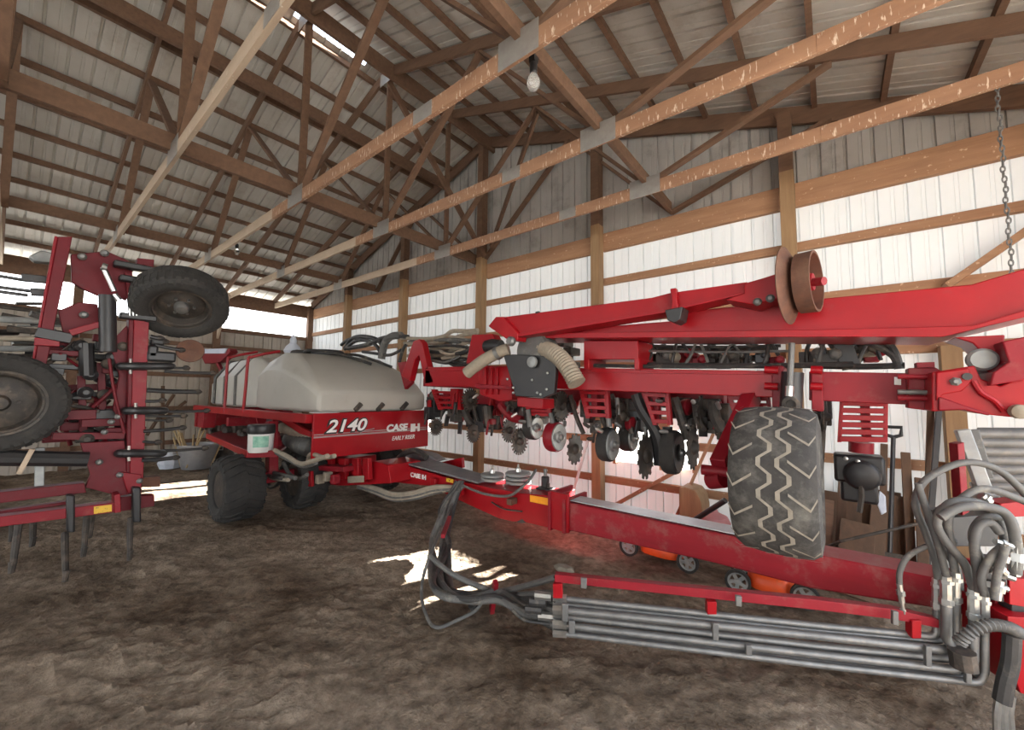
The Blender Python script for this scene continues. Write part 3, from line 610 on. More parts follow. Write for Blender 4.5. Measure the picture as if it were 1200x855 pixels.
# clutter of lines, rods and hoses between beam and toolbar
for x0, x1, y, Y, r, m_ in ((757, 915, 405, 3.6, .012, 'hoseblack'), (757, 930, 411, 3.5, .010, 'steel'), (757, 912, 401, 3.7, .01, 'hoseblack'), (690, 915, 428, 3.35, .016, 'hoseblack'), (755, 1000, 427, 3.45, .02, 'hoseblack'), (945, 1060, 428, 3.5, .02, 'hoseblack'), (757, 912, 409, 3.8, .02, 'dark')):
    MB().tube([U(x0, y, Y), U((x0+x1)/2, y+1.5, Y), U(x1, y, Y)], r, 8, sub=5).build('supply_line', m_, PL)
rng = random.Random(3)
for k in range(26):
    x = 760 + k*10.5 + rng.uniform(-4, 4)
    if 912 < x < 940: continue
    y = rng.uniform(412, 426); c0 = U(x, y, rng.uniform(3.65, 3.95)); a = rng.uniform(.05, .09)
    mb = MB(); mb.box(c0, (a*rng.uniform(1, 2.2), .12, a*rng.uniform(.8, 1.6)))
    mb.lathe([(a*.5, 0), (a*.5, .08), (a*.3, .1)], c0+Vector((a*.6, -.06, a*.3)), -EY, 12)
    mb.build('row_unit_head', rng.choice(['dark', 'black', 'redframe', 'redframe', 'dark', 'hose', 'duct']), PL, bevel=.008)
for k in range(16):
    x = 755 + k*17 + rng.uniform(-5, 5)
    if 905 < x < 940: continue
    Y = rng.uniform(3.45, 3.8); pts = [U(x, 428, Y), U(x+rng.uniform(0, 8), rng.uniform(408, 416), Y), U(x+rng.uniform(5, 16), rng.uniform(396, 404), Y+.1), U(x+rng.uniform(14, 28), rng.uniform(404, 426), Y+.05)]
    MB().tube(pts, rng.uniform(.010, .02), 7, sub=5).build('hydraulic_line', rng.choice(['hoseblack', 'hoseblack', 'hose']), PL)
for pts in ([(1000, 396), (1020, 402), (1046, 416), (1053, 432)], [(1022, 395), (1040, 402), (1050, 416), (1054, 432)]):
    MB().tube([U(x, y, 3.5) for x, y in pts], .022, 10, sub=6).build('hydraulic_line', 'hoseblack', PL)
MB().bar(U(984, 392, 3.6), U(998, 432, 3.6), .05, .10).build('hose_post', 'black', PL)
for x, y in ((702, 404), (664, 402), (672, 412), (664, 420), (672, 428)): MB().box(U(x-2, y, 3.7), (.10, .2, .08)).build('row_unit_head', 'dark', PL, bevel=.01)
# heap of seed hoses left of the fan
for k in range(22):
    x0 = rng.uniform(472, 520); y0 = rng.uniform(396, 424); Y = rng.uniform(3.4, 4.0)
    pts = [U(x0, y0, Y), U(x0+18, y0+rng.uniform(-5, 5), Y+.05), U(x0+36, y0+rng.uniform(-6, 6), Y-.05), U(x0+55, y0+rng.uniform(-9, 4), Y)]
    MB().tube(pts, rng.uniform(.016, .026), 8, sub=5).build('seed_hose', rng.choice(['hosetan', 'hosetan', 'hose', 'hoseblack']), PL)
for pts, m_, r in (([(470, 396), (500, 397), (520, 394), (530, 388), (548, 388), (560, 387)], 'hosetan', .03), ([(474, 402), (505, 402), (525, 398), (545, 392), (560, 390)], 'hosetan', .028),
                   ([(404, 408), (412, 397), (425, 394), (442, 398), (449, 407)], 'hoseblack', .035), ([(404, 409), (416, 400), (430, 399), (441, 405), (446, 414)], 'hoseblack', .03),
                   ([(400, 404), (408, 398), (420, 396), (436, 402)], 'hoseblack', .03), ([(408, 408), (430, 404), (447, 397), (462, 394), (478, 395)], 'hoseblack', .04),
                   ([(447, 420), (451, 402), (459, 394), (470, 393)], 'hose', .06), ([(425, 412), (440, 414), (456, 416), (470, 410)], 'hoseblack', .025), ([(468, 424), (474, 406), (486, 399), (498, 404)], 'hoseblack', .025),
                   ([(527, 407), (530, 400), (538, 403), (540, 410)], 'hose', .022), ([(546, 424), (553, 416), (562, 410), (570, 406)], 'hosetan', .012)):
    MB().tube([U(x, y, 3.75) for x, y in pts], r, 10, sub=6).build('seed_hose', m_, PL)

# grey tank
def tank(secs, name, parent=PL):
    mb = MB(); n = 0; rings = []
    for X, y0, y1, zb, zs, zt, ty in secs:
        c = (y0+y1)/2; h = (y1-y0)/2; ring = []
        prof = [(-h*.96, zb), (-h, zb+.05), (-h, zs), (-h*ty-.0, zt), (0, zt+.012), (h*ty, zt), (h, zs), (h, zb+.05), (h*.96, zb)]
        rings.append([(X, c+a, z) for a, z in prof]); n = len(prof)
    for r in rings: mb.v += [Vector(q) for q in r]
    for i in range(len(rings)-1):
        for j in range(n): mb.f.append((i*n+j, i*n+(j+1) % n, (i+1)*n+(j+1) % n, (i+1)*n+j))
    mb.f += [tuple(range(n-1, -1, -1)), tuple(range((len(rings)-1)*n, len(rings)*n))]
    return mb.build(name, 'poly', parent, bevel=.035)
PX = -5.0
yl = V(367, 484, PX).y; yr = V(500, 481, PX).y
tk = tank([(-7.25, yl+.25, yr-.25, 1.35, 1.66, 1.93, .82), (-7.0, yl+.06, yr-.1, 1.35, 1.84, 2.10, .78), (-6.5, yl, yr, 1.35, 1.92, 2.20, .74), (-6.0, yl, yr, 1.35, 1.92, 2.17, .76), (-5.5, yl, yr, 1.35, 1.80, 1.95, .84), (-5.2, yl+.01, yr, 1.35, 1.69, 1.77, .90), (-5.02, yl+.07, yr-.02, 1.35, 1.57, 1.61, .93)], 'seed_tank')
for x, y in ((416, 478), (442, 478), (470, 477)):
    a = V(x, y+3, PX-.015); b_ = V(x+7, y-5, PX-.015); MB().tube([a, b_], .035, 10).build('moulded_slot', 'dark', tk)  # dark capsule stands in for the shade inside a moulded recess
tk2 = tank([(-9.7, 2.75, 3.8, 1.35, 1.62, 1.80, .7), (-9.4, 2.45, 4.0, 1.35, 1.74, 2.02, .75), (-8.9, 2.40, 4.0, 1.35, 1.86, 2.16, .75), (-7.7, 2.40, 4.0, 1.35, 1.88, 2.20, .72), (-7.36, 2.55, 3.95, 1.35, 1.75, 2.05, .75)], 'rear_tank')
for X in (-9.0, -8.45, -7.9): MB().tube([(X, 2.39, 1.38), (X, 2.385, 1.86), (X, 2.62, 2.17), (X, 3.2, 2.2)], .025, 8).build('tank_strap', 'hose', tk2)
lid = MB().lathe([(.24, 0), (.24, .05), (.2, .075), (.001, .08)], (-6.2, 3.1, 2.19), EZ, 30).build('tank_lid', 'black', PL)
MB().lathe([(.2, 0), (.2, .05), (.16, .07), (.001, .075)], (-8.3, 3.2, 2.18), EZ, 26).build('tank_lid', 'black', PL)
MB().box((-6.85, 3.0, 2.2), (.3, .35, .18)).build('fill_box', 'dark', PL, bevel=.03)
for pts in ([(-6.6, 2.9, 2.2), (-6.2, 2.8, 2.24), (-5.9, 3.1, 2.2), (-5.6, 3.5, 2.05)], [(-6.4, 3.3, 2.22), (-5.9, 3.45, 2.2), (-5.5, 3.8, 2.02)], [(-7.3, 2.8, 2.05), (-6.8, 2.75, 2.2), (-6.3, 2.9, 2.24)]):
    MB().tube(pts, .022, 8, sub=6).build('tank_hose', 'hoseblack', PL)
# red name panel below the tank
zt_, zb_ = 1.345, .79
pn = MB().box((PX+.02, (yl+yr)/2, (zt_+zb_)/2), (.04, yr-yl+.02, zt_-zb_)).build('name_panel', 'red', PL, bevel=.006)
def VP(x, y): q = V(x, y, PX+.043); return q
zl = VP(440, 497).z
MB().box((PX+.041, (yl+yr)/2, 1.085), (.003, yr-yl, .012)).build('decal_line', 'stripe', pn); MB().box((PX+.041, (yl+yr)/2, 1.055), (.003, yr-yl, .022)).build('decal_line', 'stripe', pn)
q = VP(382, 506.5); text('number_shadow', '2140', q+Vector((.001, -.012, -.008)), EY, EZ, .235, 'letterblack', pn, .25, .003, .016, .585)  # printed black outline behind the white number
text('number', '2140', q+Vector((.004, 0, 0)), EY, EZ, .215, 'lettering', pn, .25, .003, .004, .56)
q = VP(452.5, 505.5); text('maker_name', 'CASE', q, EY, EZ, .135, 'lettering', pn, .15, .003, .006, .37)
q = VP(481, 505); text('maker_name', 'IH', q, EY, EZ, .145, 'lettering', pn, 0, .003, .009, .17)
q = VP(459, 516); text('model_script', 'EARLY RISER', q, EY, EZ, .085, 'lettering', pn, .3, .003, 0, .40)
q = VP(422, 507); MB().tube([q, q+Vector((0, .07, .03)), q+Vector((0, .13, .035)), q+Vector((0, .21, .045))], .007, 5).build('decal_swoosh', 'stripe', pn)
# red rails that guard the tank side
for x0, x1, tx, Xr in ((267, 263, 283, -7.35), (291, 285, 305, -6.75)):
    a = U(x1, 483, 2.28); b_ = U(x0, 421, 2.28); c0 = U(tx, 414, 2.9); zz = b_.z
    MB().tube([a, a.lerp(b_, .5), b_, b_+Vector((.02, .04, .04)), b_+Vector((.05, .20, .10)), b_+Vector((.06, .42, .16))], .022, 10, sub=4).build('guard_rail', 'red', PL)
# tank frame, side rail, platform, bucket shelf
MB().bar((-9.8, 2.32, 1.28), (-5.02, 2.32, 1.28), .10, .11).build('frame_rail', 'red', PL, bevel=.008)
MB().bar((-9.8, 4.05, 1.28), (-5.02, 4.05, 1.28), .10, .11).build('frame_rail', 'red', PL, bevel=.008)
MB().bar((-9.75, 2.3, 1.1), (-9.75, 4.1, 1.1), .08, .36).build('frame_cross', 'redframe', PL, bevel=.008)
MB().box((-9.4, 2.4, 1.08), (.36, .2, .32)).build('frame_end', 'redframe', PL, bevel=.01)
for X in (-7.9, -6.3): MB().bar((X, 2.3, 1.1), (X, 4.1, 1.1), .1, .14).build('frame_cross', 'redframe', PL, bevel=.008)
pbuild([(309, 478), (321, 480), (352, 500), (364, 506), (364, 512), (351, 508), (330, 494)], 2.42, .05, 'panel_brace')
pbuild([(337, 486), (344, 488), (345, 493), (338, 491)], 2.40, .02, 'side_reflector', 'amber')
PS = [W(x, y, .80) for x, y in ((243, 511), (291, 533), (325, 532), (340, 521), (300, 510), (262, 505))]
MB().prism(PS, (0, 0, .028)).build('step_platform', 'redframe', PL)
MB().bar(PS[0]+EZ*.01, PS[1]+EZ*.01, .04, .085).build('platform_edge', 'red', PL, bevel=.004); MB().bar(PS[1]+EZ*.01, PS[2]+EZ*.01, .04, .085).build('platform_edge', 'redframe', PL, bevel=.004)
for X in (-6.3, -6.9): MB().bar((X, 2.5, .82), (X, 2.4, 1.25), .05, .05).build('platform_hanger', 'redframe', PL)
# black corrugated blower tube and hoses under the rail
pts = spline([U(342, 514, 2.6), U(352, 520, 2.55), U(362, 524, 2.55), U(372, 526, 2.7)], 10)
MB().tube(pts, [.12 + .007*(-1)**i for i in range(len(pts))], 20).build('blower_tube', 'hose', PL)
MB().tube([U(322, 498, 2.5), U(338, 503, 2.5), U(362, 512, 2.6), U(372, 514, 2.7)], .07, 14, sub=5).build('blower_tube', 'hosetan', PL)
MB().tube([U(318, 492, 2.7), U(334, 500, 2.7), U(352, 507, 2.7)], .08, 12, sub=5).build('blower_tube', 'black', PL)
for k, pts in enumerate(([(322, 527), (336, 534), (352, 543), (366, 540), (384, 534)], [(324, 530), (338, 538), (356, 546), (370, 542)], [(296, 536), (302, 548), (312, 556), (330, 560)], [(298, 538), (306, 552), (320, 560), (338, 562)], [(300, 536), (312, 550), (330, 556), (346, 560)],
                         [(312, 560), (316, 570), (324, 568), (330, 560)], [(360, 545), (364, 532), (380, 536), (392, 534)], [(332, 542), (340, 556), (352, 560), (360, 556)])):
    MB().tube([U(x, y, 2.16+.035*k) for x, y in pts], .026, 10, sub=6).build('cart_hose', ['hosetan', 'hose', 'hoseblack'][k % 3], PL)
for x, y, a, b_ in ((262, 500, .5, .3), (280, 505, .5, .35), (300, 512, .45, .3), (326, 520, .4, .3), (250, 495, .3, .3)):
    mb = MB(); c0 = U(x, y, 2.85); mb.box(c0, (a, .3, b_)); mb.tube([c0+Vector((-.2, -.2, .1)), c0+Vector((.2, -.25, -.12))], .05, 10); mb.lathe([(.09, 0), (.09, .1), (.05, .12)], c0+Vector((.05, -.15, .02)), -EY, 14)
    mb.build('metering_box', 'dark', PL, bevel=.015)
# cart running gear
for y, X in ((1.90, -6.02), (2.72, -5.97)):
    wheel('cart_wheel', (X, y, .385), EY, .395, .21, .46 if y < 2 else .4, PL, 'rubber', 'dark', 'lug', 'dark', 22)
wheel('cart_wheel', (-6.0, 4.0, .385), EY, .395, .21, .46, PL, 'rubber', 'dark', 'lug', 'dark', 22)
MB().bar((-6.0, 1.9, .46), (-6.0, 4.2, .46), .14, .14).build('cart_axle', 'redframe', PL, bevel=.01)
for y in (2.3, 3.3): MB().bar((-6.0, y, .5), (-6.1, y, 1.2), .14, .12).build('axle_leg', 'redframe', PL, bevel=.01)

# frame under the name panel and the tongue
pbuild([(384, 536), (404, 537), (404, 556), (422, 545), (438, 540), (455, 545), (458, 566), (402, 569), (384, 568)], 3.0, .5, 'hitch_frame')
for x0 in (381, 397, 412, 424): pbuild([(x0, 537), (x0+7, 537), (x0+8, 562), (x0+1, 562)], 2.9, .06, 'frame_lug')
pbuild([(407, 558), (426, 557), (426, 565), (407, 566)], 2.88, .012, 'hitch_label', 'duct')
pbuild([(358, 552), (364, 552), (365, 570), (359, 570)], 2.6, .04, 'hanger_plate'); pbuild([(366, 545), (402, 547), (402, 553), (366, 551)], 2.75, .3, 'frame_tube', 'redframe')
for k in range(4): MB().box(U(366+9*k, 558+(k % 2)*3, 2.7), (.08, .1, .12)).build('valve_block', random.choice(['dark', 'duct', 'redframe']), PL, bevel=.01)
TY = 3.30
ton = pbuild([(440, 547), (478, 546), (531, 562), (586, 574), (586, 608), (553, 593), (502, 569), (440, 563)], TY, .42, 'tongue')
pbuild([(584, 573), (612, 578), (650, 581), (650, 620), (612, 611), (600, 611), (584, 607)], TY, .38, 'tongue_sleeve', 'red')
pbuild([(605, 611), (612, 608), (616, 612), (611, 613)], TY-.003, .02, 'sleeve_notch', 'black', ton, 0)
p0 = [(645, 575), (666, 580), (666, 625), (645, 619)]
cb = pbuild(p0, TY-.035, .03, 'tongue_collar', 'red'); pbuild(p0, TY+.36, .03, 'tongue_collar', 'redframe')
c1, c2 = U(645, 575, TY), U(666, 580, TY); h1 = U(645, 619, TY)
MB().box(((c1.x+.02), TY+.16, (c1.z+h1.z)/2+.0), (.03, .42, c1.z-h1.z)).build('collar_rib', 'redframe', cb)
MB().box((c2.x-.02, TY+.16, (c1.z+h1.z)/2-.02), (.03, .42, c1.z-h1.z-.05)).build('collar_rib', 'redframe', cb)
tt = pbuild([(664, 588), (830, 622.5), (960, 650.5), (1095, 677), (1215, 701), (1215, 741), (1095, 712.5), (950, 689.5), (830, 658), (664, 621)], TY, .26, 'inner_tongue', 'redtongue', PL, .012)
e0, e1 = U(666, 588, TY), U(872, 631, TY)
MB().prism([e0+EY*.03+EZ*.006, e1+EY*.03+EZ*.006, e1+EY*.23+EZ*.006, e0+EY*.23+EZ*.006], (0, 0, .006)).build('wear_strip', 'strip', tt)  # sunlight on the tongue painted as a pale strip
pbuild([(621, 580), (642.5, 583.5), (642.5, 592), (621, 587.5)], TY-.005, .006, 'side_reflector', 'amber', ton, 0)
pbuild([(523, 559.5), (531, 561.5), (531, 566), (523, 564)], TY-.006, .006, 'warning_label', 'yellow', ton, 0)
q = U(481, 557.5, TY-.003); q2 = U(499, 559, TY-.003); text('maker_name', 'CASE IH', q+Vector((0, 0, -.005)), EX, EZ, .075, 'lettering', ton, 0, .003, .003, (q2-q).length)
# deck plate on the tongue
MB().prism([U(478, 545, TY)+EZ*.004, U(560, 567, TY)+EZ*.004, U(560, 567, TY)+EY*.30+EZ*.004, U(478, 545, TY)+EY*.42+EZ*.004], (0, 0, .02)).build('deck_plate', 'deck', PL)
pbuild([(468, 540), (480, 528), (500, 532), (512, 540), (486, 546)], 3.7, .2, 'deck_hump', 'deck', PL, .02)
MB().tube([U(464, 541, 3.5), U(474, 531, 3.5), U(488, 528, 3.5), U(500, 536, 3.5)], .04, 10, sub=5).build('deck_hose', 'hoseblack', PL)
pbuild([(500, 545), (541, 536), (542, 548), (520, 552)], 3.95, .05, 'deck_guard', 'red')
pbuild([(504, 560), (510, 561), (509, 578), (504, 578)], TY-.06, .05, 'hose_hanger'); pbuild([(536, 562), (541, 563), (541, 580), (536, 580)], TY-.06, .05, 'hose_hanger')
for k in range(6):
    o = rng.uniform(-2, 2); MB().tube([U(420, 569+o, 3.2), U(440, 573+o+k*.8, 3.15), U(462, 580+o+k, 3.15), U(486, 578+o+k, 3.15), U(508, 572+o+k, 3.2), U(530, 572+o, 3.25), U(538, 570, 3.25)], .026, 10, sub=6).build('underslung_hose', ['hosetan', 'hose'][k % 2], PL)
MB().tube([U(538, 566, 3.22), U(550, 572, 3.2), U(570, 579, 3.2), U(595, 581, 3.22), U(610, 572, 3.2), U(622, 560, 3.3), U(628, 550, 3.4)], .014, 8, sub=6).build('control_cable', 'hose', PL)
MB().tube([U(535, 563, 3.25), U(538, 572, 3.2), U(534, 580, 3.2)], .03, 8).build('hose_clamp', 'redframe', PL)
MB().tube([U(576, 588, 3.28), U(590, 596, 3.26), U(612, 599, 3.28)], .008, 6, sub=4).build('control_cable', 'hoseblack', PL)
MB().box(U(600, 587, 3.24), (.06, .1, .06)).build('cable_block', 'rust', PL, bevel=.005)
wl_ = MB(); 

# hoses that drop from the tongue to the floor and run into the pipe rack
for k in range(13):
    j = lambda s=4: rng.uniform(-s, s)
    a = U(534+rng.uniform(-2, 10), 566+j(3), 3.22); b_ = U(524+j(9), 600+j(5), 3.0); c0 = U(514+j(13), 640+j(6), 2.75); c1 = W(519+j(13), 684+j(6), .07+.01*k); c2 = W(548+j(5), 700+j(5), .05+.012*k); c3 = W(585+j(3), 698+j(5), .08+.012*k)
    yk = 696+k*3.3; e = K(652, yk, .0)
    MB().tube([a, b_, c0, c1, c2, c3, c3.lerp(e, .45)+Vector((0, 0, -.01)), c3.lerp(e, .8), e], rng.choice([.022, .026, .020]), 9, sub=8).build('hydraulic_hose', rng.choice(['hose', 'hoseblack', 'hose', 'hoseblack']), PL)
MB().tube([U(531, 588, 3.1), W(505, 648, .35), W(494, 690, .10), W(500, 722, .03), W(512, 735, .02), W(532, 728, .02), W(556, 716, .06), W(565, 705, .12)], .012, 8, sub=8).build('hydraulic_hose', 'hose', PL)
MB().tube([W(503, 651, .35), W(530, 672, .28), W(565, 688, .20), W(590, 692, .18), K(652, 676)], .020, 8, sub=8).build('hydraulic_hose', 'hose', PL)
MB().tube([K(600, 714, -.02), K(615, 726, -.02), K(640, 730, 0), K(666, 733, 0)], .010, 8, sub=6).build('hydraulic_hose', 'hoseblack', PL)
MB().bar(W(581, 682, .27), W(576, 716, .02), .03, .05).build('hose_clamp_bar', 'redframe', PL); MB().bar(W(527, 606, .5), W(519, 628, .5), .03, .03).build('hose_clamp_bar', 'redframe', PL)
MB().tube([W(553, 708, .1), W(556, 713, .06)], .03, 8).build('hose_clamp', 'hoseblack', PL)

# hydraulic pipe rack
def kp(pts, off, d, name, m, parent=PL, bevel=.003): return MB().prism([K(x, y, off) for x, y in pts], -RN*d).build(name, m, parent, bevel=bevel)
rk = kp([(650, 673), (960, 703), (1050, 714), (1101, 726), (1101, 736), (1050, 726), (960, 715), (650, 682)], .03, .05, 'rack_rail', 'redframe')
PIPES = [(700, 733, 1096, 746, 1098, 690, .017), (714, 745, 1114, 762, 1109, 685, .021), (722, 757, 1117, 772, 1119, 682, .021), (731, 767, 1136, 786, 1141, 702, .019), (737, 774, 1142, 795, 1148, 706, .017), (742, 779, 1150, 800, 1154, 709, .016), (707, 739, 1104, 752, 1104, 694, .014)]
for k, (yl_, ym, xe, ye, xv, yv, r) in enumerate(PIPES):
    off = .05 if k % 2 else .0
    mb = MB(); p = [K(650+(k % 3)*5, yl_, off), K(960, ym, off), K(xe-9, ye-1, off), K(xe-3, ye-1.5, off), K(xe+1, ye-5, off), K(xv, ye-14, off), K(xv, yv+30, off), K(xv, yv, off)]
    mb.tube(p, r, 12); pi = mb.build('hydraulic_pipe', 'steel', rk)
    ft = MB(); ft.tube([K(xv, yv+24, off), K(xv, yv-12, off)], r*1.12, 8); ft.tube([K(xv, yv-2, off), K(xv, yv-6, off)], r*1.35, 6); ft.tube([K(xv, yv+22, off), K(xv, yv+16, off)], r*1.35, 6); ft.build('pipe_fitting', 'chrome', rk); ft = MB()
    ft.tube([K(648, yl_-.4, off), K(664, yl_+.8, off)], r*1.3, 6); ft.build('pipe_fitting', 'chrome', rk)
for x, y0, y1 in ((684, 677, 690), (662, 707, 729), (670, 727, 743), (839, 730, 751), (878, 756, 769), (866, 698, 711), (1089, 757, 782), (1050, 716, 733), (1136, 780, 802)):
    kp([(x-3.5, y0), (x+3.5, y0+1), (x+3.5, y1), (x-3.5, y1-1)], .095, .02, 'pipe_strap', 'steel', rk)
for x, y0, y1 in ((653, 684, 701), (834, 705, 720), (1074, 727, 748)): kp([(x-5, y0), (x+6, y0), (x+6, y1), (x-5, y1)], .045, .05, 'strap_lug', 'red', rk)
for x, y in ((630, 705), (625, 714), (640, 722), (636, 698)): MB().tube([K(x-9, y-1), K(x+10, y+1)], .026, 8).build('hose_fitting', random.choice(['chrome', 'hoseblack']), rk)

# hitch end: riser hoses, couplers, grey pipe bank, red hitch block
H = [([(1099, 678), (1096, 655), (1084, 622), (1073, 590), (1085, 562), (1128, 542), (1171, 551), (1212, 590)], .021, 'hose', .03),
     ([(1109, 675), (1100, 640), (1088, 604), (1078, 575), (1076, 566)], .020, 'hose', .08),
     ([(1119, 670), (1115, 640), (1112, 606), (1132, 580), (1160, 573), (1212, 592)], .021, 'hose', .10),
     ([(1124, 690), (1120, 664), (1098, 630), (1094, 606), (1106, 594)], .022, 'hose', .0),
     ([(1141, 690), (1130, 660), (1108, 634), (1098, 610), (1116, 588), (1150, 590), (1170, 608), (1180, 640)], .023, 'hose', .13),
     ([(1148, 694), (1146, 672), (1142, 640), (1146, 618), (1160, 612), (1172, 624)], .023, 'hose', .18),
     ([(1154, 698), (1150, 676), (1162, 652), (1176, 640)], .020, 'hose', .22),
     ([(1190, 672), (1191, 640), (1182, 606), (1160, 594), (1126, 594), (1102, 606)], .026, 'hose', .2),
     ([(1054, 684), (1055, 668), (1066, 650), (1094, 637), (1120, 634)], .016, 'hose', .02),
     ([(1150, 655), (1140, 634), (1142, 618), (1154, 606), (1174, 606)], .020, 'hose', .14),
     ([(1165, 702), (1168, 676), (1174, 656), (1178, 640)], .018, 'hose', .25)]
for pts, r, m_, off in H: MB().tube([K(x, y, off) for x, y in pts], r*.78, 12, sub=8).build('riser_hose', m_, PL)
for x0, y0, x1, y1, off, r in ((1054, 684, 1057, 706, .02, .018), (1057, 706, 1060, 727, .02, .012), (1178, 640, 1170, 668, .2, .024), (1180, 640, 1190, 674, .13, .026), (1164, 660, 1178, 672, .22, .022), (1166, 634, 1186, 640, .2, .02), (1160, 668, 1188, 678, .2, .018), (1191, 634, 1190, 672, .2, .027), (1172, 680, 1168, 702, .1, .022), (1158, 684, 1180, 690, .1, .02), (1150, 580, 1160, 588, .1, .024)):
    mb = MB(); a, b_ = K(x0, y0, off), K(x1, y1, off); mb.tube([a, b_], r*.72, 8); mb.tube([a.lerp(b_, .35), a.lerp(b_, .6)], r*1.0, 6); mb.build('coupling', 'chrome', PL)
pts = spline([K(1124, 752, .12), K(1138, 740, .14), K(1160, 732, .14), K(1183, 735, .12), K(1196, 742, .08)], 9)
MB().tube(pts, [.024+.004*(-1)**i for i in range(len(pts))], 12).build('braided_hose', 'hose', PL)
MB().tube([K(1127, 762, .1), K(1130, 782, .1)], .05, 10).build('pipe_clamp_block', 'dark', PL)
MB().tube([K(1186, 744, .1), K(1184, 775, .1), K(1178, 800, .1), K(1174, 822, .1)], .032, 10, sub=6).build('riser_hose', 'hoseblack', PL)
for x, dx in ((1168, 0), (1176, 1), (1183, 2)): MB().tube([K(x+3, 815, .1), K(x, 835, .1), K(x+dx, 858, .1)], .014, 8).build('hose_coupler', 'chrome', PL)
kp([(1183, 677), (1230, 680), (1230, 716), (1183, 708)], .05, .25, 'hitch_block', 'red'); kp([(1181, 722), (1230, 726), (1230, 822), (1196, 812), (1181, 770)], .08, .25, 'hitch_block', 'red')
kp([(1166, 700), (1184, 702), (1184, 764), (1166, 760)], -.05, .12, 'hitch_plate', 'redframe'); kp([(1186, 706), (1230, 712), (1230, 728), (1186, 722)], .02, .2, 'hitch_gap', 'black')
kp([(1116, 606), (1170, 602), (1170, 640), (1116, 640)], -.25, .2, 'valve_body', 'black')
for k in range(5): MB().box(K(1160+rng.uniform(-8, 16), 660+k*8, .0), (.07, .09, .06)).build('valve_body', rng.choice(['dark', 'black', 'steel']), PL, bevel=.006)
kp([(1172, 590), (1230, 584), (1230, 604), (1176, 606)], -.2, .1, 'hitch_arm', 'red'); kp([(1122, 520), (1130, 518), (1136, 600), (1128, 604)], -.25, .06, 'rack_post', 'redframe')
pbk = MB()
for k in range(9):
    y = 508 + k*10.3; MB().tube([U(1147, y, 3.75), U(1270, y+1.5, 3.75)], .039, 14).build('banked_pipe', 'steel', PL)
    MB().tube([U(1146, y, 3.7), U(1138, y+.2, 3.7)], .028, 8).build('pipe_fitting', 'chrome', PL)
MB().bar(U(1127, 503, 3.62), U(1160, 592, 3.6), .06, .09, EY).build('pipe_bank_frame', 'greydisc', PL, bevel=.005); MB().bar(U(1139, 503, 3.66), U(1156, 560, 3.64), .05, .06, EY).build('pipe_bank_frame', 'hose', PL, bevel=.005)
MB().tube([U(1158, 580, 3.55), U(1160, 592, 3.55)], .045, 8).build('coupling', 'chrome', PL)

ra_ = MB().prism([U(x, y, 2.75) for x, y in ((233, 411), (268, 408), (270, 412), (258, 424), (240, 426))], (0, .14, 0)).build('rear_arm', 'redframe', PL, bevel=.006)
MB().prism([U(x, y, 2.735) for x, y in ((236, 409), (266, 408), (263, 414), (237, 414))], (0, .02, 0)).build('arm_label', 'cloth', ra_)
MB().bar(U(255, 424, 2.8), (-8.9, 2.75, 1.36), .06, .08).build('arm_strut', 'redframe', PL, bevel=.004)

# ------------------------------------------------------------------ folded field cultivator on the left
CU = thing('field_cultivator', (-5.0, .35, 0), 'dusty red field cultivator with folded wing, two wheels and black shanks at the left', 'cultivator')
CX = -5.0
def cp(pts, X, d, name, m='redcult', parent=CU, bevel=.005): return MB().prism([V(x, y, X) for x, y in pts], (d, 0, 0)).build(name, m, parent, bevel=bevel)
def cbar(x0, y0, x1, y1, w, h, name, m='redcult', X=CX, X2=None, parent=CU): return MB().bar(V(x0, y0, X), V(x1, y1, X if X2 is None else X2), w, h, EX).build(name, m, parent, bevel=.004)
def ctube(pts, r, name, m='black', X=CX, sub=4, parent=CU): return MB().tube([V(x, y, X) for x, y in pts], r, 10, sub=sub).build(name, m, parent)
cp([(68, 277), (85, 277), (54, 430), (40, 425)], CX-.05, -.12, 'wing_post')
cp([(64, 276), (68, 277), (40, 425), (37, 424)], CX-.048, -.10, 'post_edge', 'redframe')
wp = cp([(157, 370), (175, 370), (168, 560), (152, 560)], CX, -.14, 'wing_post', 'redframe')
cp([(151, 371), (157, 370), (153, 560), (148, 558)], CX-.02, -.12, 'post_flange', 'redcult', wp)
cp([(83, 298), (125, 294), (150, 305), (156, 316), (148, 352), (136, 345), (115, 346), (96, 338), (84, 330)], CX-.12, -.05, 'wing_gusset')
cp([(68, 364), (92, 354), (114, 356), (120, 380), (76, 398)], CX-.14, -.05, 'wing_gusset')
cp([(128, 402), (150, 380), (153, 440), (150, 500), (132, 480), (140, 440)], CX-.1, -.05, 'wing_gusset')
cbar(82, 390, 120, 379, .05, .035, 'fold_link', 'redframe', CX+.02)
for x, y in ((96, 301), (122, 297), (98, 369)): MB().lathe([(.03, 0), (.03, .03), (.015, .045)], V(x, y, CX-.1), EX, 12).build('pivot_bolt', 'steel', CU)
cy = MB().tube([V(126, 346, CX+.03), V(126.5, 412, CX+.03)], .058, 20).build('fold_cylinder', 'black', CU)
ctube([(121, 313), (127, 326), (134, 341)], .02, 'cylinder_rod', 'chrome', CX+.03, 2)
ctube([(119, 312), (125, 314)], .035, 'rod_eye', 'steel', CX+.03, 1); ctube([(133, 345), (139, 352)], .03, 'port_fitting', 'chrome', CX+.05, 1)
ctube([(101, 402), (102, 440)], .05, 'small_cylinder', 'black', CX-.1, 1)
cp([(161, 302), (181, 304), (180, 313), (161, 311)], CX-.05, -.1, 'hub_tube')
for x0, x1, y in ((148, 200, 316), (150, 186, 330), (148, 176, 372)): MB().box(V((x0+x1)/2, y, CX), (.10, (x1-x0)*.0091, .055)).build('spring_clamp', 'black', CU, bevel=.012)
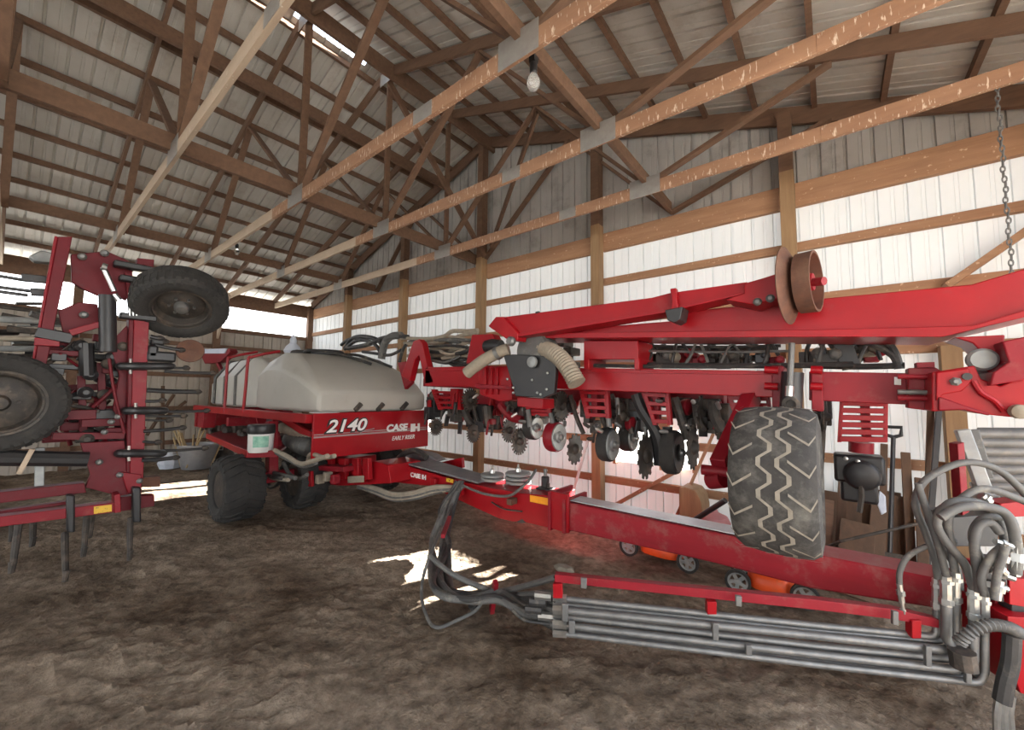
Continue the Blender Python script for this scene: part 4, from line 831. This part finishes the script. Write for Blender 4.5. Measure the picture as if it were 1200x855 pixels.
for x in (152, 156, 160): ctube([(x, 343), (x, 353)], .011, 'u_bolt', 'chrome', CX+.04, 1); ctube([(x, 358), (x, 370)], .011, 'u_bolt', 'chrome', CX+.04, 1)
cbar(150, 320, 156, 372, .05, .07, 'axle_arm', 'redcult', CX-.06)
# black C shaped shank holders around the post, shanks sticking out to the right
for y, x0, x1 in ((429, 142, 200), (481, 148, 192), (531, 140, 190)):
    a = V(x0+6, y, CX+.07); b_ = V(x1, y, CX+.02); mb = MB()
    mb.tube([V(x0, y-1, CX-.12), V(x0-1, y, CX), a, a.lerp(b_, .5), b_, b_+Vector((-.14, .03, .0))], [.03, .034, .036, .036, .034, .02], 10, sub=4); o = mb.build('shank_holder', 'black', CU)
    MB().tube([V(x0+11, y-9, CX+.075), V(x0+11, y+9, CX+.075)], .012, 8).build('u_bolt', 'chrome', o)
for x0, y0, x1, y1, r in ((194, 430, 218, 431, .012), (193, 435, 249, 437, .015), (172, 457, 232, 459, .022), (170, 470, 190, 469, .014), (192, 482, 242, 481, .014), (170, 487, 215, 487, .012), (170, 492, 198, 492, .01), (168, 505, 214, 501, .017), (167, 517, 185, 518, .012), (188, 528, 240, 525, .014), (182, 404, 213, 410, .016), (176, 394, 188, 396, .02), (180, 398, 194, 400, .014), (166, 539, 206, 536, .02)):
    s_ = ctube([(x0, y0), ((x0+x1)/2, (y0+y1)/2+.6), (x1, y1)], [r*1.3]*1+[r]*8 if 0 else r, 'shank', 'black', CX)
    e = V(x1, y1, CX); MB().lathe([(.022, -.02), (.026, 0), (.02, .02), (.006, .035)], e, EY, 8).build('shank_tip', 'dark', s_)
MB().lathe([(.11, -.01), (.115, 0), (.11, .01), (.03, .02), (.001, .03)], V(223, 411, CX), (1, -.25, .1), 24).build('round_plate', 'rust', CU)
for x, y, a, b_ in ((188, 418, .22, .10), (184, 400, .10, .08), (178, 412, .08, .12)): MB().box(V(x, y, CX-.05), (.12, a, b_)).build('spring_block', 'black', CU, bevel=.02)
# lower frame
cp([(-30, 580), (99, 565.5), (101, 577), (-30, 593)], CX+.02, -.12, 'frame_bar')
cp([(-30, 603), (78, 587.5), (78, 591.5), (-30, 607)], CX-.05, -.08, 'frame_bar')
lo = cp([(-30, 609), (135, 588.5), (135, 600), (-30, 621)], CX+.10, -.12, 'frame_bar', 'redframe')
cp([(110, 593.5), (131, 591), (131, 599), (110, 602)], CX+.104, -.004, 'warning_label', 'yellow', lo, 0)
cp([(134, 580), (141, 578), (142, 600), (134, 601)], CX+.13, -.16, 'end_plate', 'redframe'); cp([(141, 582), (181, 580), (181, 593), (141, 599)], CX-.05, -.12, 'frame_stub', 'redcult')
cp([(94, 519), (146, 516), (149, 557), (164, 566), (160, 577), (140, 581), (100, 571), (106, 556)], CX-.02, -.06, 'corner_gusset', 'redcult')
cbar(61, 511, 146, 510, .06, .06, 'frame_bar', 'redcult', CX-.1)
cp([(142, 553), (166, 556), (166, 578), (150, 578)], CX+.02, -.1, 'hinge_block', 'redframe'); cp([(164, 560), (188, 558), (188, 570), (166, 571)], CX-.2, -.12, 'hinge_block', 'rust')
for x, y in ((116, 541), (163, 563), (140, 556), (122, 506), (138, 488), (130, 494)): MB().lathe([(.024, 0), (.024, .025), (.01, .035)], V(x, y, CX), EX, 10).build('bolt', 'steel', CU)
ctube([(-25, 536), (103, 538)], .062, 'lift_cylinder', 'black', CX+.05, 1); cbar(22, 555, 38, 526, .03, .03, 'lock_handle', 'chordpale', CX+.13)
cp([(41, 525), (53, 524), (52, 570), (40, 571)], CX-.08, -.03, 'strap', 'greydisc')
for x, y0, y1, X in ((83, 580, 624, CX+.14), (160.5, 571, 612, CX+.1)): cp([(x-5, y0), (x+5, y0), (x+5, y1), (x-5, y1)], X, -.09, 'shank_holder', 'black', CU, .012)
for x0, y0, x1, y1, X in ((76, 624, 77, 681, CX+.35), (153, 606, 152, 656, CX+.10), (22, 612, 14, 671, CX+.1), (102, 602, 98, 652, CX-.2), (39, 612, 38, 640, CX-.6), (108, 602, 105, 630, CX-.3), (15, 612, 14, 634, CX-.7)):
    a = V(x0, y0, CX+.05 if X > CX else X); p = V(x1, y1, X); p.z = max(p.z, .01)
    s_ = MB().tube([a, a.lerp(p, .4)+Vector((-.02, 0, 0)), p.lerp(a, .1), p], [.022, .022, .018, .014], 8).build('shank', 'dark', CU); MB().tube([p+Vector((0, 0, .08)), p+Vector((.01, -.01, -.0))], [.024, .012], 8).build('shank_tip', 'dark', s_)
# dark clutter inside the folded frame
rc = random.Random(11)
for k in range(90):
    x = rc.uniform(70, 148); y = rc.uniform(395, 515); X = CX-rc.uniform(.15, .7); c0 = V(x, y, X)
    mb = MB(); q = rc.random()
    if q < .4: mb.box(c0, (.10, rc.uniform(.05, .28), rc.uniform(.03, .09)))
    elif q < .7: mb.tube([c0, c0+Vector((rc.uniform(-.1, .1), rc.uniform(-.2, .2), rc.uniform(-.3, .3)))], rc.uniform(.012, .03), 8)
    else: mb.lathe([(.05, 0), (.05, .08), (.02, .1)], c0, EX, 12)
    mb.build('linkage', rc.choice(['black', 'redcult', 'dark', 'redcult', 'black']) if q < .7 else rc.choice(['black', 'dark']), CU, bevel=.005)
for k in range(26):
    x = rc.uniform(-10, 46); y = rc.uniform(352, 420); X = CX-rc.uniform(.5, 1.2); c0 = V(x, y, X)
    MB().tube([c0, c0+Vector((rc.uniform(-.1, .1), rc.uniform(.1, .5), rc.uniform(-.05, .05)))], rc.uniform(.012, .03), 8).build('linkage', rc.choice(['black', 'dark', 'greydisc', 'hose', 'hosetan']), CU)
for x0, y0, x1, y1 in ((-20, 320, 27, 328), (-20, 334, 36, 341), (-20, 339, 33, 346)): ctube([(x0, y0), (x1, y1)], .014, 'shank', 'black', CX-.3, 1)
cbar(25, 325, 66, 329, .06, .05, 'spring_clamp', 'black', CX-.2); cbar(36, 342, 60, 343, .06, .06, 'spring_clamp', 'black', CX-.2); cp([(33, 300), (48, 293), (62, 296), (60, 308), (40, 306)], CX-.5, -.1, 'wing_shoe', 'greydisc', CU, .01)
cbar(42, 389, 84, 397, .08, .06, 'spring_clamp', 'black', CX-.0); cbar(40, 400, 70, 402, .06, .06, 'clamp_bracket', 'redframe', CX-.02); cbar(60, 418, 78, 419, .06, .06, 'spring_clamp', 'black', CX-.1); cbar(60, 435, 75, 436, .06, .06, 'spring_clamp', 'black', CX-.1)
cbar(95, 440, 98, 512, .05, .05, 'frame_bar', 'redcult', CX-.3); cbar(118, 425, 121, 512, .05, .06, 'frame_bar', 'redcult', CX-.3); ctube([(128, 420), (134, 460), (146, 508)], .012, 'cable', 'redcult', CX+.02); cbar(70, 455, 150, 452, .06, .06, 'frame_bar', 'redcult', CX-.45)
for x, y in ((100, 470), (86, 470)): cp([(x-10, y-5), (x+10, y-4), (x+10, y+2), (x-10, y+1)], CX-.3, -.1, 'linkage', 'rust')
# wheels
c1_ = V(213, 355, CX+.08); ax1 = Vector((.64, -.10, -.76)).normalized()
wheel('wing_wheel', c1_, ax1, .375, .225, .27, CU, 'rubber', 'dark', 'fine', 'steel', 40)
MB().tube([c1_-ax1*.05, c1_-ax1*.22, V(158, 330, CX-.05)], .035, 10).build('wheel_spindle', 'black', CU)
c2_ = V(-2, 471, CX+.0); wheel('wing_wheel', c2_, Vector((1, .05, -.08)), .375, .235, .27, CU, 'rubber', 'dark', 'fine', 'dark', 40)
MB().tube([c2_-EX*.1, c2_-EX*.4], .05, 10).build('wheel_spindle', 'redcult', CU); MB().bar(c2_-EX*.35, V(60, 511, CX-.4), .08, .10).build('wheel_arm', 'redcult', CU)

# ------------------------------------------------------------------ things around the machines
bp_ = W(305, 529, .83); t = thing('bucket', bp_, 'white pail with green label and dark top on the red step of the planter', 'bucket')
MB().lathe([(.135, 0), (.142, .01), (.150, .30), (.157, .305), (.157, .325), (.150, .33), (.142, .33), (.135, .02), (.001, .015)], bp_, EZ, 36).build('pail', 'white', t)
MB().lathe([(.1515, .235), (.160, .25), (.160, .335), (.150, .352), (.001, .355)], bp_, EZ, 36).build('lid', 'black', t)
n_ = 12; mb = MB(); d0 = math.atan2(-bp_.y, -bp_.x)
for k in range(n_):
    a0, a1 = d0-.62+1.24*k/n_, d0-.62+1.24*(k+1)/n_; r0, r1 = .1475, .1500
    mb.add([bp_+Vector((r0*math.cos(a0), r0*math.sin(a0), .07)), bp_+Vector((r0*math.cos(a1), r0*math.sin(a1), .07)), bp_+Vector((r1*math.cos(a1), r1*math.sin(a1), .21)), bp_+Vector((r1*math.cos(a0), r1*math.sin(a0), .21))], [(0, 1, 2, 3)])
mb.build('label', 'green', t)
def weight(x, y, r, nl, label):
    p = W(x, y, .612); t = thing('disc_stack', p, label, 'disc stack', 'grey disc stacks on the tongue'); z = 0
    for k in range(nl):
        MB().lathe([(r*.8, z), (r, z+.012), (r, z+.03), (r*.92, z+.04), (r*.5, z+.045), (.001, z+.045)], p, EZ, 32).build('disc', 'greydisc', t); z += .043
    MB().lathe([(.03, z), (.025, z+.04), (.012, z+.05), (.012, z+.085), (.001, z+.09)], p, EZ, 12).build('knob', 'chrome', t)
weight(577, 563, .135, 2, 'grey stack of round discs on the tongue, the thinner one beside the hose cable')
weight(607, 566.5, .145, 3, 'grey stack of round discs on the tongue, the thicker one beside the black jack')
p = W(639, 573.5, .612); t = thing('bottle_jack', p, 'small black bottle jack standing on the red planter tongue', 'jack')
MB().box(p+EZ*.012, (.16, .12, .024)).build('jack_base', 'black', t, bevel=.006); MB().lathe([(.05, .024), (.05, .03), (.042, .04), (.042, .13), (.03, .14)], p, EZ, 20).build('jack_body', 'black', t)
MB().lathe([(.018, .14), (.018, .19), (.025, .195), (.02, .215), (.001, .22)], p, EZ, 14).build('jack_ram', 'steel', t); MB().tube([p+Vector((.06, -.03, .03)), p+Vector((.06, -.03, .08))], .014, 8).build('jack_pump', 'dark', t)
# two push mowers parked behind the tongue
def mower(pa, pb, label, w_=.42):
    a = W(*pa); b_ = W(*pb); d = (b_-a); L_ = d.length; d.normalize(); s = Vector((-d.y, d.x, 0)); c = (a+b_)/2 + s*(w_/2)
    t = thing('lawn_mower', (c.x, c.y, 0), label, 'mower', 'mowers behind the tongue'); r = .095
    mb = MB(); pts = []
    for k in range(28):
        q = 2*math.pi*k/28; pts.append((abs(math.cos(q))**.6*math.copysign(1, math.cos(q)), abs(math.sin(q))**.6*math.copysign(1, math.sin(q))))
    prof = [(1.0, .06), (1.02, .075), (1.0, .13), (.94, .17), (.8, .195), (.45, .205)]; n = 28
    for f, z in prof: mb.v += [c + d*(px*f*(L_*.36)) + s*(py*f*(w_*.52)) + EZ*z for px, py in pts]
    mb.f = [(i*n+k, i*n+(k+1) % n, (i+1)*n+(k+1) % n, (i+1)*n+k) for i in range(len(prof)-1) for k in range(n)] + [tuple(range((len(prof)-1)*n, len(prof)*n))]
    mb.build('mower_deck', 'orange', t)
    e = MB(); e.lathe([(.10, .2), (.11, .22), (.11, .28), (.09, .30), (.085, .34), (.001, .35)], c, EZ, 20); e.build('engine', 'black', t)
    for q, sg in ((a, -1), (b_, -1), (a+s*w_, 1), (b_+s*w_, 1)):
        q = Vector((q.x, q.y, r-.008)); o = MB().lathe([(r*.8, -.02), (r, -.018), (r, .018), (r*.8, .02), (r*.78, -.0)], q, s, 28, closed=True).build('mower_wheel', 'rubber', t)
        wf_ = MB(); wf_.lathe([(r*.82, -.012), (r*.80, .006), (r*.62, .004), (r*.60, -.012)], q, s*sg, 28, closed=True); wf_.lathe([(r*.26, -.015), (r*.26, .016), (.001, .018)], q, s*sg, 16)
        u_ = s.orthogonal().normalized(); v_ = s.cross(u_)
        for k in range(5): a_ = 2*math.pi*k/5; dd = u_*math.cos(a_)+v_*math.sin(a_); wf_.bar(q+dd*r*.2, q+dd*r*.66, .028, .014, s)
        wf_.build('wheel_face', 'greydisc', o)
    MB().tube([c-d*L_*.3+s*.1+EZ*.18, c-d*(L_*.5)+s*.1+EZ*.33, c-d*(L_*.2)+s*.1+EZ*.36], .012, 8).build('folded_handle', 'dark', t)
mower((737, 650), (806, 670), 'orange push mower behind the tongue, midway along it')
mower((865, 694), (944, 713), 'orange push mower behind the tongue, under the hanging tyre')
# bits along the end wall
def one(mb, name, m, base, label, cat, bevel=0): o = mb.build(name, m, None, bevel=bevel); rebase(o, base); tag(o, label, cat); return o
a, b_ = U(800, 590, 5.25), U(827, 590, 5.25); cx = (a.x+b_.x)/2; hw = (b_.x-a.x)/2; z1 = U(813, 569, 5.25).z
pts = [Vector((cx-hw, 5.1, 0)), Vector((cx-hw, 5.1, z1-.02)), Vector((cx-hw*.5, 5.1, z1)), Vector((cx+hw*.4, 5.1, z1-.02)), Vector((cx+hw*.85, 5.1, z1-.10)), Vector((cx+hw, 5.1, z1-.22)), Vector((cx+hw, 5.1, 0))]
one(MB().prism(pts, (0, .35, 0)), 'wood_block', 'post', (cx, 5.27, 0), 'brown wooden block with rounded top against the end wall', 'wood block', .012)
c0 = U(836, 606, 5.2); mb = MB(); mb.lathe([(.12, 0), (.17, .04), (.18, .16), (.15, c0.z+.02), (.06, c0.z+.06), (.04, c0.z+.10)], (c0.x, c0.y, 0), EZ, 20)
one(mb, 'sack', 'pink', (c0.x, c0.y, 0), 'pinkish tied sack on the floor beside the hanging tyre', 'sack')
a = U(850, 586, 4.7); b_ = U(806, 614, 4.9); one(MB().tube([a, b_, (b_.x-.3, 5.0, .02)], .028, 10), 'pipe', 'black', (b_.x, b_.y, .02), 'black pipe leaning behind the tongue by the hanging tyre', 'pipe')
a = U(836, 508, 5.5); b_ = U(787, 606, 5.2); b_.z = 0; one(MB().bar(a, b_, .03, .05, EY), 'lath', 'girt', b_, 'thin wooden lath leaning on the end wall left of the hanging tyre', 'lath')
a = U(690, 512, 5.5); b_ = U(673, 574, 5.1); b_ = a+(b_-a)*1.4; b_.z = .0; one(MB().bar(a, b_, .035, .02, EY), 'strip', 'white', b_, 'thin white strip leaning on the wall beside the timber post', 'strip')
rb = random.Random(5); LBL = ['tall brown board leaning first to the right of the hanging tyre', 'short brown plank leaning just right of the hanging tyre', 'wide brown board in front of the leaning stack, below the black meter housing', 'narrow brown board standing behind the black meter housing', 'low brown plank end below the white rag among the boards', 'dark board leaning left of the black shovel', 'brown board with a slanted top right of the shovel', 'second brown board right of the shovel', 'dark tall board leaning by the timber post at the right', 'thin tall dark board leaning beside the timber post at the right']
LBL += ['broad weathered plywood sheet standing behind the other boards right of the hanging tyre', 'wide old board standing between the shovel and the dark corner boards', 'broad dark sheet standing flat on the wall behind the shovel']  # dark fillers added to paint the shaded wall behind the boards
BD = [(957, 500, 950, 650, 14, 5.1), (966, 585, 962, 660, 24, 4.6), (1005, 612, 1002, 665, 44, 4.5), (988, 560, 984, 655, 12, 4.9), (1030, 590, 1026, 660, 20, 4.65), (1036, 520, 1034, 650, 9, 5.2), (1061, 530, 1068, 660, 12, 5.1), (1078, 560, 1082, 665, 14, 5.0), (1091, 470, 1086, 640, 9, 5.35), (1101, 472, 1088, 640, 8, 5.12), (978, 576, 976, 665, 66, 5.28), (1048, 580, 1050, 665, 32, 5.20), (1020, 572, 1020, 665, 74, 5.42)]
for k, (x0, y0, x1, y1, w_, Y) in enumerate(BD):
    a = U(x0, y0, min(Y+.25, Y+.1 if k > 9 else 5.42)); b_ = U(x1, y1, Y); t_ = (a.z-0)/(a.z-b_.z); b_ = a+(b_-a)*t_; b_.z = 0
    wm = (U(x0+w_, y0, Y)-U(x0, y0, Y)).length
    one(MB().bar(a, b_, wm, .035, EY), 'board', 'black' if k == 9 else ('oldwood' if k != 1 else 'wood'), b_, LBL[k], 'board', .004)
a = U(1047, 512, 5.0); b_ = U(1045, 660, 4.8); b_ = a+(b_-a)*((a.z)/(a.z-b_.z)); b_.z = .0
t = thing('shovel', b_, 'black long handled shovel standing upright with its grip up among the boards', 'shovel')
MB().tube([a, b_+EZ*.25], .017, 10).build('shaft', 'black', t); g = MB(); g.tube([a, a+Vector((-.05, 0, .02)), a+Vector((-.055, 0, .09)), a+Vector((.055, 0, .09)), a+Vector((.05, 0, .02)), a], .017, 8); g.build('grip', 'black', t)
MB().prism([b_+Vector((-.11, -.03, .30)), b_+Vector((.11, -.03, .30)), b_+Vector((.11, -.03, .06)), b_+Vector((0, -.03, .0)), b_+Vector((-.11, -.03, .06))], (0, .012, 0)).build('blade', 'dark', t)
a = U(1031, 575, 4.62); one(MB().prism([a, a+Vector((.035, 0, -.04)), a+Vector((.035, 0, -.17)), a+Vector((0, 0, -.20)), a+Vector((-.025, 0, -.10))], (0, .03, 0)), 'rag', 'cloth', (a.x, a.y, a.z-.20), 'pale rag hanging among the old boards under the black housing', 'rag', .008)
a = U(985, 634, 4.3); b_ = U(1090, 610, 4.4); one(MB().tube([W(940, 652, .1), a, b_], .012, 8), 'rod', 'dark', W(940, 652, .05), 'thin dark rod lying across the boards behind the tongue', 'rod')
# along the left wall
p = W(231, 548); p = Vector((p.x, p.y, 0)); t = thing('wash_tub', p, 'galvanised tub of dry sticks far back by the left wall', 'tub')
MB().lathe([(.26, 0), (.27, .02), (.36, .48), (.385, .49), (.38, .505), (.345, .49), (.26, .05), (.001, .04)], p, EZ, 32).build('tub', 'zinc', t)
for s in (-1, 1): MB().tube([p+Vector((0, .36*s, .40)), p+Vector((.06, .42*s, .42)), p+Vector((.06, .42*s, .34)), p+Vector((0, .35*s, .34))], .012, 8).build('handle', 'zinc', t)
for k in range(12):
    q = p+Vector((rb.uniform(-.22, .22), rb.uniform(-.24, .24), .05)); e = q+Vector((rb.uniform(-.15, .15), rb.uniform(-.3, .3), rb.uniform(.55, .85)))
    o = MB().tube([q, e], .018, 6).build('stick', 'straw'); rebase(o, q); tag(o, 'dry stick in the galvanised tub by the left wall', 'stick', 'sticks in the tub')
for k, (x, y, h, lb) in enumerate(((199, 547, .30, 'grey cloth covered lump on the floor left of the galvanised tub'), (262, 543, .40, 'dark lump on the floor between the galvanised tub and the planter wheel'))):
    p = W(x, y); mb = MB(); mb.lathe([(.18, -.02), (.22, .08), (.17, h*.7), (.07, h), (.001, h+.02)], (p.x, p.y, 0), EZ, 9); one(mb, 'sack', ['cloth', 'dark'][k], (p.x, p.y, 0), lb, 'sack')
for k, (x0, y0, x1, y1, lb) in enumerate(((191, 452, 189, 556, 'thin pipe standing at the left wall past the cultivator post'), (204, 462, 172, 510, 'slanting thin pole on the left wall behind the cultivator shanks'), (218, 470, 190, 492, 'short slanting pole on the left wall behind the cultivator shanks'))):
    a = V(x0, y0, XL+.25); b_ = V(x1, y1, XL+.3)
    if k == 0: b_.z = 0
    one(MB().tube([a, b_], .035, 8), 'pole', 'oldwood', b_, lb, 'pole')
p = U(343, 412, 2.9); mb = MB(); mb.lathe([(.12, 0), (.14, .04), (.1, .12), (.05, .17), (.05, .24), (.02, .3), (.001, .32)], (p.x, p.y, p.z-.03), EZ, 12)
one(mb, 'cloth', 'cloth', (p.x, p.y, p.z-.03), 'crumpled pale blue cloth on top of the grey tank', 'cloth')
p = W(661, 667); mb = MB(); mb.lathe([(.05, -.03), (.10, -.01), (.11, .015), (.08, .04), (.001, .05)], (p.x, p.y, 0), EZ, 7); o = one(mb, 'rock', 'mud', (p.x, p.y, 0), 'pale flat rock on the dirt between the tongue and the pipe rack', 'rock'); o.scale = (1, .55, .8)

# ------------------------------------------------------------------ daylight
w = bpy.data.worlds.new('sky'); SC.world = w; w.use_nodes = True; bg = w.node_tree.nodes['Background']
tcw = w.node_tree.nodes.new('ShaderNodeTexCoord'); sp = w.node_tree.nodes.new('ShaderNodeSeparateXYZ'); crw = w.node_tree.nodes.new('ShaderNodeValToRGB')
w.node_tree.links.new(tcw.outputs['Generated'], sp.inputs[0]); w.node_tree.links.new(sp.outputs['Z'], crw.inputs['Fac']); w.node_tree.links.new(crw.outputs['Color'], bg.inputs['Color'])
crw.color_ramp.elements[0].position = 0; crw.color_ramp.elements[0].color = (.98, .98, .97, 1)
crw.color_ramp.elements[1].position = .6; crw.color_ramp.elements[1].color = (.72, .84, 1.0, 1)
bg.inputs['Strength'].default_value = 5.0
sd = bpy.data.lights.new('sun', 'SUN'); sd.energy = 140; sd.angle = R_(.6); sd.color = (1, .96, .88)
so = bpy.data.objects.new('sun', sd); COL.objects.link(so)
SUND = Vector((-.31, -1, -.25)).normalized()
so.rotation_euler = SUND.to_track_quat('-Z', 'Y').to_euler(); so.location = (3, 14, 8)
def portal(c, x, y, sx, sy):                              # sampling portals in the barn's real openings (they emit nothing)
    d = bpy.data.lights.new('sky_portal', 'AREA'); d.shape = 'RECTANGLE'; d.size = sx; d.size_y = sy; d.cycles.is_portal = True
    o = bpy.data.objects.new('sky_portal', d); COL.objects.link(o)
    X = Vector(x); Y = Vector(y); Z = X.cross(Y); m_ = Matrix((X, Y, Z)).transposed().to_4x4(); m_.translation = Vector(c); o.matrix_world = m_
portal((XR+.2, .7, 1.85), EY, EZ, 6.6, 3.9)          # shines towards -X : -Z axis = -(Y x Z) = -X
portal(((XL+XR)/2, YF-.2, 1.85), EX*-1, EZ, XR-XL, 3.9)
portal((XL-.1, (-4.2+YB)/2, 3.53), EY*-1, EZ, YB+4.2, .62)
SC.view_settings.view_transform = 'Standard'; SC.view_settings.look = 'None'; SC.view_settings.gamma = 1
SC.view_settings.use_curve_mapping = False; SC.view_settings.exposure = 0.12
SC.cycles.use_denoising = True; SC.cycles.max_bounces = 8; SC.cycles.diffuse_bounces = 5; SC.cycles.sample_clamp_indirect = 8
